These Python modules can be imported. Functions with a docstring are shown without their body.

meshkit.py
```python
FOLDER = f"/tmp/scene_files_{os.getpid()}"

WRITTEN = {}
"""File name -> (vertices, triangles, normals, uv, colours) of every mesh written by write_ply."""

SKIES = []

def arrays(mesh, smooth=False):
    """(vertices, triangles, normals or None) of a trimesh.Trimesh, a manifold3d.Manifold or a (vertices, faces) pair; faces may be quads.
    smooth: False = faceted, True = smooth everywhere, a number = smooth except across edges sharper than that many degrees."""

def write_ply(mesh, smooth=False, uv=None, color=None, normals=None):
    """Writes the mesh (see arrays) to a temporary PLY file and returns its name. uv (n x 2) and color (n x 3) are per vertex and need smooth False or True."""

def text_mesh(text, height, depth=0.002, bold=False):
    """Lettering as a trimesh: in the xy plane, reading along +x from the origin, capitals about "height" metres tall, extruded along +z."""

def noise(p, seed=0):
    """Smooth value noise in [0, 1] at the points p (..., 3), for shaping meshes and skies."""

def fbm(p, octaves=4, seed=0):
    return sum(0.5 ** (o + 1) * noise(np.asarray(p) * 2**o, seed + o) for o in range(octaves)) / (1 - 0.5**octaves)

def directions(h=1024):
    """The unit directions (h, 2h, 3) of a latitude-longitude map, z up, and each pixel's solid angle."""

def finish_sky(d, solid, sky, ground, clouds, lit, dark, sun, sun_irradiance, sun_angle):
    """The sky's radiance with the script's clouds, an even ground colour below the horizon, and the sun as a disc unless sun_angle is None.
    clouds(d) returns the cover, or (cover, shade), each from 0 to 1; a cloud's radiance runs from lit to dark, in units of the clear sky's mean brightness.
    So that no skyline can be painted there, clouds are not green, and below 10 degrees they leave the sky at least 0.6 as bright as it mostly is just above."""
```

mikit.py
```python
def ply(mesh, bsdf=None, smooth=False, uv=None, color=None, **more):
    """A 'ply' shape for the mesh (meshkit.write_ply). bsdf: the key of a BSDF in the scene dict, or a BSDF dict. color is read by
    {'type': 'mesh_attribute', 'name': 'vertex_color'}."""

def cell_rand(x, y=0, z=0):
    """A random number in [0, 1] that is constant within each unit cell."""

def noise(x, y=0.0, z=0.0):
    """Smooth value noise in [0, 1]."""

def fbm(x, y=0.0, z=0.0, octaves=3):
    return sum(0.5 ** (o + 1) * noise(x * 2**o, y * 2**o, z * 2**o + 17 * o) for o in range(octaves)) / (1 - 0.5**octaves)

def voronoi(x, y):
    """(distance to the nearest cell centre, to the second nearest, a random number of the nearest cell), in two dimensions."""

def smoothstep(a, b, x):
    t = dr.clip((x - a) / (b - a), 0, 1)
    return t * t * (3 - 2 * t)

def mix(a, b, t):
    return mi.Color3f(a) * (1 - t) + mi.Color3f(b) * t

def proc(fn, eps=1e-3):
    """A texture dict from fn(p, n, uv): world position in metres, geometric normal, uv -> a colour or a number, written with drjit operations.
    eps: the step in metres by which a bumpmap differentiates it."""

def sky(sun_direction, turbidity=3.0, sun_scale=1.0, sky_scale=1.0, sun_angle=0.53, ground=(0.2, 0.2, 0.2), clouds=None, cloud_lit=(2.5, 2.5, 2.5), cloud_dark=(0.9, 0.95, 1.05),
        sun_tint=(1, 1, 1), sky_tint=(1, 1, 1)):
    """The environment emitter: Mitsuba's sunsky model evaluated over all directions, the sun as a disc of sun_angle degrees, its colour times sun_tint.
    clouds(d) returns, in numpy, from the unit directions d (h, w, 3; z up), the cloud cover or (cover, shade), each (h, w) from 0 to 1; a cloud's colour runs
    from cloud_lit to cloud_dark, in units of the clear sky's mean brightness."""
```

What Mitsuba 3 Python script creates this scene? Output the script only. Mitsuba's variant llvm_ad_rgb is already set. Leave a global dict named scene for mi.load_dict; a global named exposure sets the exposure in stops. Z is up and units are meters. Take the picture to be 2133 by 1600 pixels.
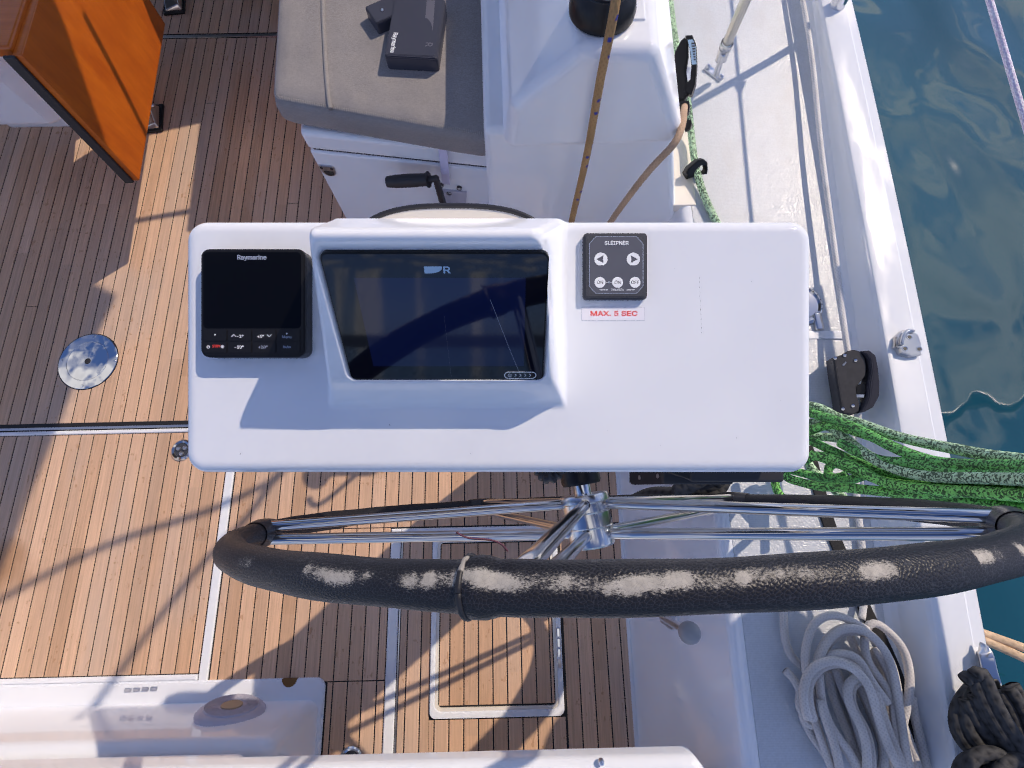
import math, random
import numpy as np, trimesh, mitsuba as mi, mikit, meshkit, drjit as dr
from shapely.geometry import Polygon, Point, LineString, box as sbox
from shapely.ops import unary_union
from shapely import affinity
from scipy.interpolate import CubicSpline
from scipy.spatial import ConvexHull
from mikit import noise, fbm, voronoi, cell_rand, smoothstep, mix
T = mi.ScalarTransform4f
random.seed(4); RNG = np.random.default_rng(7)
scene, labels = {}, {}

# ------------------------------------------------------------------ camera, sky, exposure
F, PITCH, YAW, EYE = 1050.0, math.radians(74), math.radians(1.26), 1.86     # focal length in photo pixels (2133 wide), metres
AX = np.array([math.sin(YAW) * math.cos(PITCH), math.cos(YAW) * math.cos(PITCH), -math.sin(PITCH)])
RT = np.array([math.cos(YAW), -math.sin(YAW), 0.0]); UP = np.cross(RT, AX); CAM = np.array([0, 0, EYE])
scene['camera'] = dict(type='perspective', fov=math.degrees(2 * math.atan(1066.5 / F)), fov_axis='x', near_clip=0.02, far_clip=400.0,
                       to_world=T().look_at(origin=CAM.tolist(), target=(CAM + AX).tolist(), up=UP.tolist()))
AZ, EL = math.radians(49.0), math.radians(45.0)
SUN = np.array([math.sin(AZ) * math.cos(EL), math.cos(AZ) * math.cos(EL), math.sin(EL)])
exposure = 1.2


def cloud_cover(d):
    q = d[..., :2] / np.maximum(d[..., 2:3], 0.12)
    p = np.stack([q[..., 0] * 3.4, q[..., 1] * 4.6, 0 * q[..., 0]], -1)
    n = meshkit.fbm(p + 3.7, 5, 3)
    away = np.clip((0.9975 - d @ SUN) / 0.008, 0, 1)
    return np.clip((n - 0.54) * 11, 0, 1) * 0.85 * away, np.clip((n - .65) * 3, 0, 1)


scene['sky'] = mikit.sky(SUN.tolist(), turbidity=3.0, sky_scale=1.4, clouds=cloud_cover, cloud_lit=(3.6, 3.6, 3.7), sky_tint=(0.90, 0.95, 1.30), sun_tint=(0.97, 0.99, 1.07), ground=(.1, .13, .15))

# ------------------------------------------------------------------ measuring: photo pixel -> point


def ray(x, y): return AX + RT * ((x - 1066.5) / F) + UP * ((800 - y) / F)
def at(x, y, z): r = ray(x, y); return CAM + r * ((z - EYE) / r[2])
def aty(x, y, Y): r = ray(x, y); return CAM + r * (Y / r[1])
def atd(x, y, d): return CAM + ray(x, y) * d


def frame(o, x, z):
    """4x4: origin o, X along x, Z along z (made orthogonal)."""
    z = np.asarray(z, float); z = z / np.linalg.norm(z); x = np.asarray(x, float); x = x - z * (x @ z); x /= np.linalg.norm(x)
    m = np.eye(4); m[:3, 0], m[:3, 1], m[:3, 2], m[:3, 3] = x, np.cross(z, x), z, o
    return m


D0 = 0.54                                                                     # the console top lies square to the view, this far off
PANEL = frame(CAM + AX * D0, RT, -AX)

# ------------------------------------------------------------------ meshes


def mv(m, mat): m = m.copy(); m.apply_transform(mat); return m
def cat(*ms): return trimesh.util.concatenate([m for m in ms])


_S = trimesh.creation.icosphere(subdivisions=2).vertices
_S1 = trimesh.creation.icosphere(subdivisions=1).vertices


def hull(pts):
    pts = np.asarray(pts, float); h = ConvexHull(pts); used = np.unique(h.simplices); re = -np.ones(len(pts), int); re[used] = np.arange(len(used))
    m = trimesh.Trimesh(pts[used], re[h.simplices], process=False); c = m.vertices.mean(0); n = np.cross(m.triangles[:, 1] - m.triangles[:, 0], m.triangles[:, 2] - m.triangles[:, 0])
    flip = ((m.triangles.mean(1) - c) * n).sum(1) < 0; f = m.faces.copy(); f[flip] = f[flip][:, ::-1]
    return trimesh.Trimesh(m.vertices, f, process=False)


def balls(pts, r, fine=True):
    r = np.broadcast_to(r, len(pts)); S = _S if fine else _S1
    return hull(np.vstack([np.asarray(p) + S * q for p, q in zip(pts, r)]))


def rbox(sx, sy, sz, r=0.003, c=(0, 0, 0), fine=False):
    """Rounded box, centred in x and y, from z=0 to sz."""
    P = [(x * (sx / 2 - r), y * (sy / 2 - r), z) for x in (-1, 1) for y in (-1, 1) for z in (r, sz - r)]
    return mv(balls(P, r, fine), trimesh.transformations.translation_matrix(c))


def bbox(x0, x1, y0, y1, z0, z1, b=0.001):
    """Box with bevelled top edges."""
    v = [(x0, y0, z0), (x1, y0, z0), (x1, y1, z0), (x0, y1, z0), (x0, y0, z1 - b), (x1, y0, z1 - b), (x1, y1, z1 - b), (x0, y1, z1 - b),
         (x0 + b, y0 + b, z1), (x1 - b, y0 + b, z1), (x1 - b, y1 - b, z1), (x0 + b, y1 - b, z1)]
    q = [(0, 1, 5, 4), (1, 2, 6, 5), (2, 3, 7, 6), (3, 0, 4, 7), (4, 5, 9, 8), (5, 6, 10, 9), (6, 7, 11, 10), (7, 4, 8, 11), (8, 9, 10, 11), (3, 2, 1, 0)]
    f = [t for a, b_, c, d in q for t in ((a, b_, c), (a, c, d))]
    return trimesh.Trimesh(v, f, process=False)


def cyl(r, h, n=48, z0=0.0, b=0.0, r2=None):
    r2 = r if r2 is None else r2
    prof = [(0, z0), (r, z0), (r2, z0 + h - b), (r2 - b, z0 + h), (0, z0 + h)] if b else [(0, z0), (r, z0), (r2, z0 + h), (0, z0 + h)]
    return lathe(prof, n)


def lathe(prof, n=48):
    return trimesh.creation.revolve(np.array(prof, float), sections=n)


def ext(poly, h, z0=0.0):
    gs = getattr(poly, 'geoms', [poly])
    ms = [trimesh.creation.extrude_polygon(g, h, engine='earcut') for g in gs if g.area > 0]
    m = cat(*ms); m.apply_translation((0, 0, z0)); return m


def bevel(poly, h, b, steps=3):
    """Extruded outline with a rounded upper edge."""
    ms = [ext(poly, h - b)]
    for k in range(1, steps + 1):
        a = k / steps * math.pi / 2
        ms.append(ext(poly.buffer(-b * (1 - math.cos(a)), join_style=1), b * math.sin(a) + (h - b) * .5, (h - b) * .5))
    return cat(*ms)


def rpoly(x0, x1, y0, y1, r):
    return sbox(x0 + r, y0 + r, x1 - r, y1 - r).buffer(r, quad_segs=8)


def path(pts, step=0.01, closed=False):
    P = np.asarray(pts, float)
    if closed: P = np.vstack([P, P[:1]])
    t = np.concatenate([[0], np.cumsum(np.linalg.norm(np.diff(P, axis=0), axis=1) ** .6 + 1e-9)])
    s = CubicSpline(t, P, bc_type='periodic' if closed else 'natural')
    q = s(np.linspace(0, t[-1], 400)); L = np.linalg.norm(np.diff(q, axis=0), axis=1).sum()
    n = max(4, int(L / step)); cl = np.concatenate([[0], np.cumsum(np.linalg.norm(np.diff(q, axis=0), axis=1))])
    return np.stack([np.interp(np.linspace(0, L, n), cl, q[:, k]) for k in range(3)], 1)


def tube(P, r, sides=12, flat=None, ref=None):
    """Tube along P: (trimesh, uv) with u = metres along, v = turns. r may vary; flat=(a, b) gives a strap section with normal ref."""
    P = np.asarray(P, float); n = len(P); r = np.broadcast_to(np.asarray(r, float), n)
    t = np.gradient(P, axis=0); t /= np.linalg.norm(t, axis=1, keepdims=True) + 1e-12
    a = np.zeros_like(P); g = np.cross(t[0], [0.3, 0.2, 0.9] if ref is None else ref); a[0] = g / np.linalg.norm(g)
    for k in range(1, n):
        if ref is not None: g = np.cross(t[k], ref)
        else: g = a[k - 1] - t[k] * (a[k - 1] @ t[k])
        a[k] = g / np.linalg.norm(g)
    b = np.cross(t, a); ang = np.linspace(0, 2 * np.pi, sides + 1); ca, sa = np.cos(ang), np.sin(ang)
    if flat is not None:
        ca = np.sign(ca) * np.abs(ca) ** .35 * flat[0]; sa = np.sign(sa) * np.abs(sa) ** .35 * flat[1]
    V = P[:, None] + r[:, None, None] * (ca[None, :, None] * a[:, None] + sa[None, :, None] * b[:, None])
    L = np.concatenate([[0], np.cumsum(np.linalg.norm(np.diff(P, axis=0), axis=1))])
    uv = np.stack(np.broadcast_arrays(L[:, None], np.linspace(0, 1, sides + 1)[None]), -1)
    i, j = np.meshgrid(np.arange(n - 1), np.arange(sides), indexing='ij'); s1 = sides + 1
    q = np.stack([i * s1 + j, (i + 1) * s1 + j, (i + 1) * s1 + j + 1, i * s1 + j + 1], -1).reshape(-1, 4)
    f = np.vstack([q[:, [0, 2, 1]], q[:, [0, 3, 2]]])
    V, uv = V.reshape(-1, 3), uv.reshape(-1, 2)
    for row, sgn in ((0, 1), (n - 1, -1)):                                     # end caps
        c = len(V); V = np.vstack([V, P[row]]); uv = np.vstack([uv, [L[row], 0.5]])
        e = np.array([(row * s1 + k, row * s1 + k + 1, c)[::sgn] for k in range(sides)]); f = np.vstack([f, e[:, ::-1]])
    return trimesh.Trimesh(V, f, process=False), uv


def grid(Pts, flip=False):
    Pts = np.asarray(Pts, float); n, m = Pts.shape[:2]
    i, j = np.meshgrid(np.arange(n - 1), np.arange(m - 1), indexing='ij')
    q = np.stack([i * m + j, (i + 1) * m + j, (i + 1) * m + j + 1, i * m + j + 1], -1).reshape(-1, 4)
    f = np.vstack([q[:, [0, 1, 2]], q[:, [0, 2, 3]]])
    return trimesh.Trimesh(Pts.reshape(-1, 3), f[:, ::-1] if flip else f, process=False)


# ------------------------------------------------------------------ scene entries


def key(name):
    if name not in scene and name not in labels: return name
    k = 1
    while f'{name}_{k:03d}' in scene or f'{name}_{k:03d}' in labels: k += 1
    return f'{name}_{k:03d}'


def thing(name, label, cat_, group=None):
    k = key(name); labels[k] = dict(label=label, category=cat_)
    if group: labels[k]['group'] = group
    return k


def part(parent, name, mesh, mat, smooth=False, uv=None, label=None):
    k = key(parent + '__' + name)
    if isinstance(mesh, tuple): mesh, uv, smooth = mesh[0], mesh[1], True
    scene[k] = mikit.ply(mesh, mat, smooth=smooth, uv=uv)
    if label: labels[k] = dict(label=label)
    return k


def solo(name, mesh, mat, label, cat_, smooth=False, uv=None, group=None):
    k = key(name)
    if isinstance(mesh, tuple): mesh, uv, smooth = mesh[0], mesh[1], True
    scene[k] = mikit.ply(mesh, mat, smooth=smooth, uv=uv); labels[k] = dict(label=label, category=cat_)
    if group: labels[k]['group'] = group
    return k


def setting(name, mesh, mat, label, smooth=False, uv=None):
    k = key(name)
    if mesh is not None: scene[k] = mikit.ply(mesh, mat, smooth=smooth, uv=uv)
    labels[k] = dict(label=label, kind='structure'); return k


def text(parent, name, s, M, u, v, w, h, mat, bold=False, width=None, centre=True, rot=0.0, label=None):
    m = meshkit.text_mesh(s, h, 0.0005, bold); b = m.bounds
    if width: m.apply_scale([width / (b[1, 0] - b[0, 0]), 1, 1]); b = m.bounds
    if centre: m.apply_translation([-(b[0, 0] + b[1, 0]) / 2, -h / 2, 0])
    m.apply_transform(trimesh.transformations.rotation_matrix(rot, [0, 0, 1])); m.apply_translation([u, v, w])
    return part(parent, name, mv(m, M), mat, label=label)

# ------------------------------------------------------------------ materials
PITCH_P, SEAM0 = 0.0477, -0.6457                                              # plank spacing and one seam, metres


def bs(name, color, rough=0.4, bump=None, bscale=1.0, **kw):
    c = dict(type='rgb', value=list(color)) if isinstance(color, (tuple, list)) else mikit.proc(color)
    r = mikit.proc(rough) if callable(rough) else rough
    d = dict(type='principled', base_color=c, roughness=r, **kw)
    if bump: d = dict(type='bumpmap', arbitrary=mikit.proc(bump[0], eps=bump[1]), scale=bscale, bsdf=d)
    scene['mat_' + name] = dict(type='twosided', bsdf=d)
    return 'mat_' + name


def teak_c(p, n, uv):
    i = dr.floor((p.x - SEAM0) / PITCH_P); t = cell_rand(i, 3, 1); t2 = cell_rand(i, 8, dr.floor(p.y * 0.45 + t * 7))
    g = fbm(p.x * 260 + t * 40, p.y * 5, t * 9, 3); fine = noise(p.x * 900, p.y * 26, t * 5)
    c = mix((.53, .325, .195), (.66, .445, .305), t * .6 + t2 * .4) * (.88 + .22 * cell_rand(i, 5, dr.floor(p.y * .45 + t * 7)))
    c = c * (0.70 + 0.38 * g + 0.18 * fine)
    grey = smoothstep(.45, .75, fbm(p.x * 5, p.y * 2.2, 4.0, 3)); c = mix(c, mi.Color3f(.52, .40, .32) * (0.85 + .3 * g), grey * .55)
    st = smoothstep(.72, .86, noise(p.x * 95, p.y * 48, 2.0) * .6 + .4 * noise(p.x * 210, p.y * 130, 4.0)) * smoothstep(.45, .6, noise(p.x * 9, p.y * 9, 7.0)); c = mix(c, (.36, .17, .075), st * .55)
    d2 = dr.square((p.x + 1.80) / .17) + dr.square((p.y + .10) / .11); big = smoothstep(1.3, .1, d2 + 1.1 * (fbm(p.x * 16, p.y * 11, 1.0, 3) - .5))
    return mix(c, (.33, .17, .075), big * .75)


def teak_b(p, n, uv): return fbm(p.x * 420, p.y * 9, 0, 2) * .0006 + noise(p.x * 60, p.y * 40, 3) * .0003


TEAK = bs('teak', teak_c, 0.62, (teak_b, .0006))
CAULK = bs('caulk', (.012, .011, .012), .6)


def white_c(p, n, uv):
    return mi.Color3f(.785, .81, .845) * (.95 + .07 * fbm(p.x * 4, p.y * 4, p.z * 4, 4))


def white_r(p, n, uv): return .05 + .06 * fbm(p.x * 7, p.y * 7, p.z * 7, 3)


GEL = bs('gelcoat', white_c, white_r, specular=.5)
GELD = bs('gelcoat_worn', lambda p, n, uv: mi.Color3f(.72, .745, .78) * (.93 + .12 * fbm(p.x * 9, p.y * 2.5, p.z * 9, 4)), lambda p, n, uv: .10 + .25 * smoothstep(.35, .7, fbm(p.x * 14, p.y * 6, 0, 3)), specular=.5)
CREAM = bs('cream', (.74, .70, .62), .3)
def skid_c(p, n, uv):
    g = noise(p.x * 230, p.y * 230, 1) * .5 + noise(p.x * 480, p.y * 480, 2) * .5
    rib = dr.sin(p.y * 1260) * .5 + .5
    dirt = smoothstep(.55, .8, fbm(p.x * 11, p.y * 7, 2, 4))
    return mix(mi.Color3f(.55, .58, .615) * (.90 + .13 * fbm(p.x * 6, p.y * 3.2, 0, 4)) * (.90 + .12 * g + .05 * rib), (.44, .42, .40), dirt * .22)


SKID = bs('nonskid', skid_c, .34, (lambda p, n, uv: noise(p.x * 300, p.y * 300, 0) * .0011 + dr.sin(p.y * 1260) * .00012, .0009))
CHROME = bs('chrome', (.66, .63, .60), .06, metallic=1.0)
CHROMEW = bs('chrome_worn', lambda p, n, uv: mi.Color3f(.72, .73, .76) * (.75 + .35 * fbm(p.x * 60, p.y * 60, p.z * 60, 3)), lambda p, n, uv: .05 + .22 * smoothstep(.45, .75, fbm(p.x * 55, p.y * 40, p.z * 55, 4)), metallic=1.0)
ALU = bs('aluminium', (.55, .56, .58), .28, metallic=1.0)
BLACK = bs('black_plastic', (.009, .009, .010), .34, specular=.35)
GLOSSB = bs('gloss_black', (.003, .003, .0035), .10, specular=.22)
MATB = bs('matt_black', (.022, .022, .025), .55)
DGREY = bs('dark_grey_plastic', lambda p, n, uv: mi.Color3f(.045, .048, .058) * (.8 + .4 * noise(p.x * 900, p.y * 900, p.z * 900)), .42)
MGREY = bs('membrane', lambda p, n, uv: mi.Color3f(.085, .09, .115) * (.9 + .2 * fbm(p.x * 60, p.y * 60, p.z * 60, 3)), .38)
RUBBER = bs('rubber', (.02, .02, .024), .35)
GLASS = bs('screen_glass', (.003, .004, .010), .04, specular=.5)
SCREEN = bs('screen_lit_area', (.006, .012, .052), .05, specular=.5)
WHITEP = bs('white_print', (.78, .8, .82), .5)
LBLUE = bs('pale_blue_print', (.36, .52, .66), .5)
GREYP = bs('grey_print', (.10, .10, .13), .45)
GREYW = bs('grey_lettering', (.33, .38, .48), .5)
REDP = bs('red_print', (.72, .06, .05), .5)
DARKP = bs('dark_print', (.03, .03, .04), .5)
STICK = bs('sticker', (.80, .79, .84), .35)
LAV = bs('lavender_plastic', (.42, .42, .50), .4)
LAVS = bs('strap_plastic', (.55, .54, .72), .45)
KNOB = bs('grey_knob', (.27, .275, .285), .28)
TAN = bs('tan_plastic', (.33, .25, .17), .4)
AMBER = bs('amber_brown', (.16, .075, .015), .4)
SEWN = bs('thread', (.40, .375, .36), .8)


def fab_c(p, n, uv):
    w = noise(p.x * 520, p.y * 520, p.z * 520) * .5 + noise(p.x * 190, p.y * 900, p.z * 300) * .5
    return mi.Color3f(.235, .220, .217) * (.66 + .55 * w + .22 * fbm(p.x * 9, p.y * 9, p.z * 9, 3))


FABRIC = bs('cushion_fabric', fab_c, .85, (lambda p, n, uv: noise(p.x * 420, p.y * 420, p.z * 420) * .0007 + fbm(p.x * 12, p.y * 9, p.z * 9, 2) * .012, .0012), sheen=.25)


def wood_c(p, n, uv):
    g = fbm(p.y * 26, p.z * 7 + 1.2 * noise(p.y * 4, p.z * 3), 1.0, 5); f = noise(p.y * 800, p.z * 30, 2)
    return mix((.36, .060, .003), (.62, .155, .008), g * .7 + .3 * f)


WOOD = bs('varnished_wood', wood_c, .32, clearcoat=.3, clearcoat_gloss=.9)


def hide_wear(uv):
    """Worn patches of the rim leather: where along the rim (degrees) and round it (degrees) the finish is rubbed off."""
    a, b = uv.x * 360, uv.y * 360 - 180
    blob = noise(a * .42, 3.1, 0) * .6 + noise(a * 1.1, b * .03, 4) * .4
    env = smoothstep(113.5, 109.5, a) * smoothstep(75, 86, a) + .80 * smoothstep(.52, .66, noise(a * .27, 8.2, 1)) * smoothstep(142, 122, a) * smoothstep(50, 62, a) * (1 - smoothstep(113.5, 109.5, a) * smoothstep(75, 86, a))
    band = dr.exp(-dr.square((b - (23 + 5 * dr.sin(a * .31) + 4 * dr.sin(a * .83))) / 20.0))
    fuzz = fbm(a * 5.5, b * .42, 5, 3) - .5 + .5 * (noise(a * 16, b * 1.1, 2) - .5)
    s = band * env * (.50 + .75 * smoothstep(.26, .54, blob)) + fuzz * .75
    return smoothstep(.30, .86, s), band * env


def hide_c(p, n, uv):
    w, near = hide_wear(uv); a, b = uv.x * 1100, uv.y * 38
    d1, d2, r = voronoi(a, b); crack = smoothstep(.16, .02, d2 - d1)
    base = mix((.011, .011, .0135), (.06, .06, .072), crack * .42 + .25 * near * fbm(a * .3, b * .3, 0, 2))
    worn = mi.Color3f(.40, .375, .33) * (.75 + .45 * fbm(a * .7, b * .7, 2, 3)) * (1 - .14 * crack)
    return mix(base, worn, w)


def hide_b(p, n, uv):
    d1, d2, r = voronoi(uv.x * 1100, uv.y * 38)
    return smoothstep(0.0, .45, d2 - d1) * .00045 * (1 - .7 * hide_wear(uv)[0])


HIDE = bs('leather', hide_c, lambda p, n, uv: .38 + .4 * hide_wear(uv)[0], (hide_b, .0008), specular=.32)


def rope(name, col, fleck=None, pitch=.02, amount=.5, rough=.75, small=False, deep=.28):
    def hgt(uv):
        k = 6.0 if small else 3.0
        return dr.maximum(dr.abs(dr.sin((uv.x / pitch + uv.y * k) * math.pi)), dr.abs(dr.sin((uv.x / pitch - uv.y * k) * math.pi)))

    def c(p, n, uv):
        h = hgt(uv); base = mi.Color3f(*col) * (1.04 - deep + deep * h) * (.85 + .3 * noise(uv.x * 30, uv.y * 4, 3))
        if fleck is None: return base
        if fleck[0] == 'mix':
            m = smoothstep(.48, .60, noise(uv.x / .0026, uv.y * 26, 1)); return mix(base, mi.Color3f(*fleck[1]), m * amount)
        x = uv.x / .034; on = smoothstep(.16, .08, dr.abs(x - dr.floor(x) - .5)) * smoothstep(.10, .05, dr.abs(dr.abs(uv.y - .5 + .18 * dr.sin(uv.x * 40)) - .12))
        return mix(base, mi.Color3f(*fleck[1]), on)
    return bs(name, c, rough, (lambda p, n, uv: hgt(uv) * (.0003 + .0025 * deep), .0012))


R_GREEN = rope('green_rope', (.25, .70, .16), ('mix', (.015, .045, .015)), .018, .88)
R_GREEN2 = rope('pale_green_rope', (.46, .66, .42), ('mix', (.025, .06, .03)), .018, .88)
R_GREEN3 = rope('deep_green_rope', (.15, .48, .12), ('mix', (.012, .035, .014)), .018, .88)
R_BROWN = rope('brown_rope', (.36, .215, .09), ('dot', (.03, .04, .25)), .014, small=True)
R_TAN = rope('tan_rope', (.42, .29, .19), None, .014, small=True)
R_GREY = rope('grey_rope', (.54, .51, .48), None, .0085, small=True)
R_WHITE = rope('white_rope', (.62, .61, .60), None, .011, small=True)
R_BLACK = rope('black_rope', (.040, .040, .041), None, .026, deep=.85)
R_DOCK = rope('tan_dock_rope', (.56, .40, .25), None, .03)
R_VIOLET = rope('white_violet_rope', (.72, .70, .76), ('mix', (.38, .25, .50)), .012, .5, small=True)
WEB = bs('webbing', lambda p, n, uv: mi.Color3f(.011, .011, .012) * (.7 + .6 * noise(uv.x * 700, uv.y * 30, 0)), .8)


def wave_h(p, n, uv):
    wx = p.x + .16 * noise(p.x * 2.1, p.y * 2.1, 5) ; wy = p.y + .2 * noise(p.x * 1.7, p.y * 1.7, 9)
    return noise(wx * 2.4, wy * 1.8, 0) * .034 + noise(wx * 6.3, wy * 4.6, 2) * .0045 + noise(wx * 14, wy * 11, 3) * .0006


def water_c(p, n, uv):
    return mix((.003, .046, .070), (.007, .074, .100), fbm(p.x * .9, p.y * .9, 0, 3))


WATER = bs('water', water_c, .015, (wave_h, .006), specular=.9)

# ------------------------------------------------------------------ the setting: water, cockpit sole, side deck
Z_DECK, Z_WATER = 0.50, -0.85
setting('water', grid(np.array([[(x, y, Z_WATER) for y in (-90, 90)] for x in (-90, 90)])), WATER, 'dark teal harbour water with slow ripples beside the boat',
        uv=np.array([(x, y) for x in (-90., 90.) for y in (-90., 90.)]))

J1 = (0.376, 0.404)                                                           # cross joint in the sole
S1 = (-1.040, -1.010)                                                         # white strips running fore and aft
S2 = (-0.426, -0.392)
setting('cockpit_sole', bbox(-3.0, .40, -1.2, 3.4, -.05, -.0022), CAULK, 'teak laid cockpit sole with black caulked seams')


def planks(x0, x1, y0, y1, holder='cockpit_sole', butts=()):
    k0 = math.floor((x0 - SEAM0) / PITCH_P)
    for k in range(k0, math.floor((x1 - SEAM0) / PITCH_P) + 1):
        a, b = max(x0, SEAM0 + k * PITCH_P + .0019), min(x1, SEAM0 + (k + 1) * PITCH_P - .0019)
        if b - a < .006: continue
        ys = [y0] + [y for kk, y in butts if kk == k] + [y1]
        for ya, yb in zip(ys[:-1], ys[1:]):
            part(holder, 'plank', bbox(a, b, ya + .0012, yb - .0012, -.006, RNG.uniform(-.0004, .0004), .0012), TEAK)


kb = math.floor((at(613, 415, 0)[0] - SEAM0) / PITCH_P)
planks(-2.75, .43, J1[1] + .012, 2.285, butts=[(kb, 1.358), (kb - 9, 1.9), (kb - 21, .9)])
planks(-2.75, .43, 2.315, 3.3)
planks(-2.75, S1[0] - .006, -.437, J1[0] - .004)
planks(S1[1] + .005, S2[0] - .004, -.470, .0125)
planks(-.616, S2[0] - .004, -1.15, -.471)
planks(S1[1] + .005, .43, .0125, J1[0] - .004)                                # ahead of the large hatch
H_ = (-.279, .157, -.583, -.018)                                              # small hatch, outer edge
planks(S2[1] + .0095, H_[0] - .003, -1.15, -.006)
planks(H_[1] + .004, .43, -1.15, -.006)
planks(H_[0] - .002, H_[1] + .003, -1.15, H_[2] - .004)

# strips that part the sole
part('cockpit_sole', 'joint_channel', bbox(-2.8, S1[1], J1[0] + .0135, J1[1] + .002, -.02, -.0015, .004), ALU, label='grey metal channel across the teak')
part('cockpit_sole', 'white_strip', bbox(-2.8, S1[1], J1[0] - .003, J1[0] + .0115, -.02, .004, .003), GEL)
part('cockpit_sole', 'white_strip', bbox(S1[0], S1[1], -.475, J1[0] - .0045, -.02, .005, .003), GEL)
part('cockpit_sole', 'white_strip', bbox(S2[0], S2[1], -1.15, .008, -.02, .005, .003), GEL)
part('cockpit_sole', 'metal_edge', bbox(S2[1] + .003, S2[1] + .008, -1.15, .002, -.02, .003, .001), ALU)
part('cockpit_sole', 'white_strip', bbox(S2[1] + .001, .30, -.005, .0085, -.02, .005, .003), GEL)
part('cockpit_sole', 'joint_channel', bbox(-2.8, -.6, 2.288, 2.312, -.02, -.001, .004), ALU)
part('cockpit_sole', 'margin_strip', bbox(-2.8, S1[0] - .004, -.4555, -.4385, -.02, .006, .004), GEL)

# small hatch with its white frame
hatch = thing('locker_hatch', 'small teak floor hatch in a raised white frame, behind the wheel', 'floor hatch')
outer, inner = rpoly(H_[0], H_[1], H_[2], H_[3], .02), rpoly(H_[0] + .027, H_[1] - .027, H_[2] + .030, H_[3] - .025, .012)
htf = part(hatch, 'frame', bevel(outer.difference(inner.buffer(.010)), .011, .005), GEL, 30)
part(htf, 'inner_lip', ext(inner.buffer(.0095).difference(inner), .012, -.006), CREAM)
part(hatch, 'caulk_bed', ext(inner, .004, -.0055), CAULK)
planks(H_[0] + .030, H_[1] - .030, H_[2] + .034, H_[3] - .028, hatch)
part(htf, 'hinge', cat(*[mv(bbox(-.0055, .0055, -.014, .014, 0, .0045, .002), trimesh.transformations.translation_matrix((H_[1] - .010, -.43 + .031 * k, .011))) for k in range(4)]), CHROMEW, label='small chrome hinge')

# side deck, wall, gunwale: outlines measured at their own heights
YS = np.concatenate([np.linspace(-1.5, 1.2, 46), np.linspace(1.3, 3.6, 18)])


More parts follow.
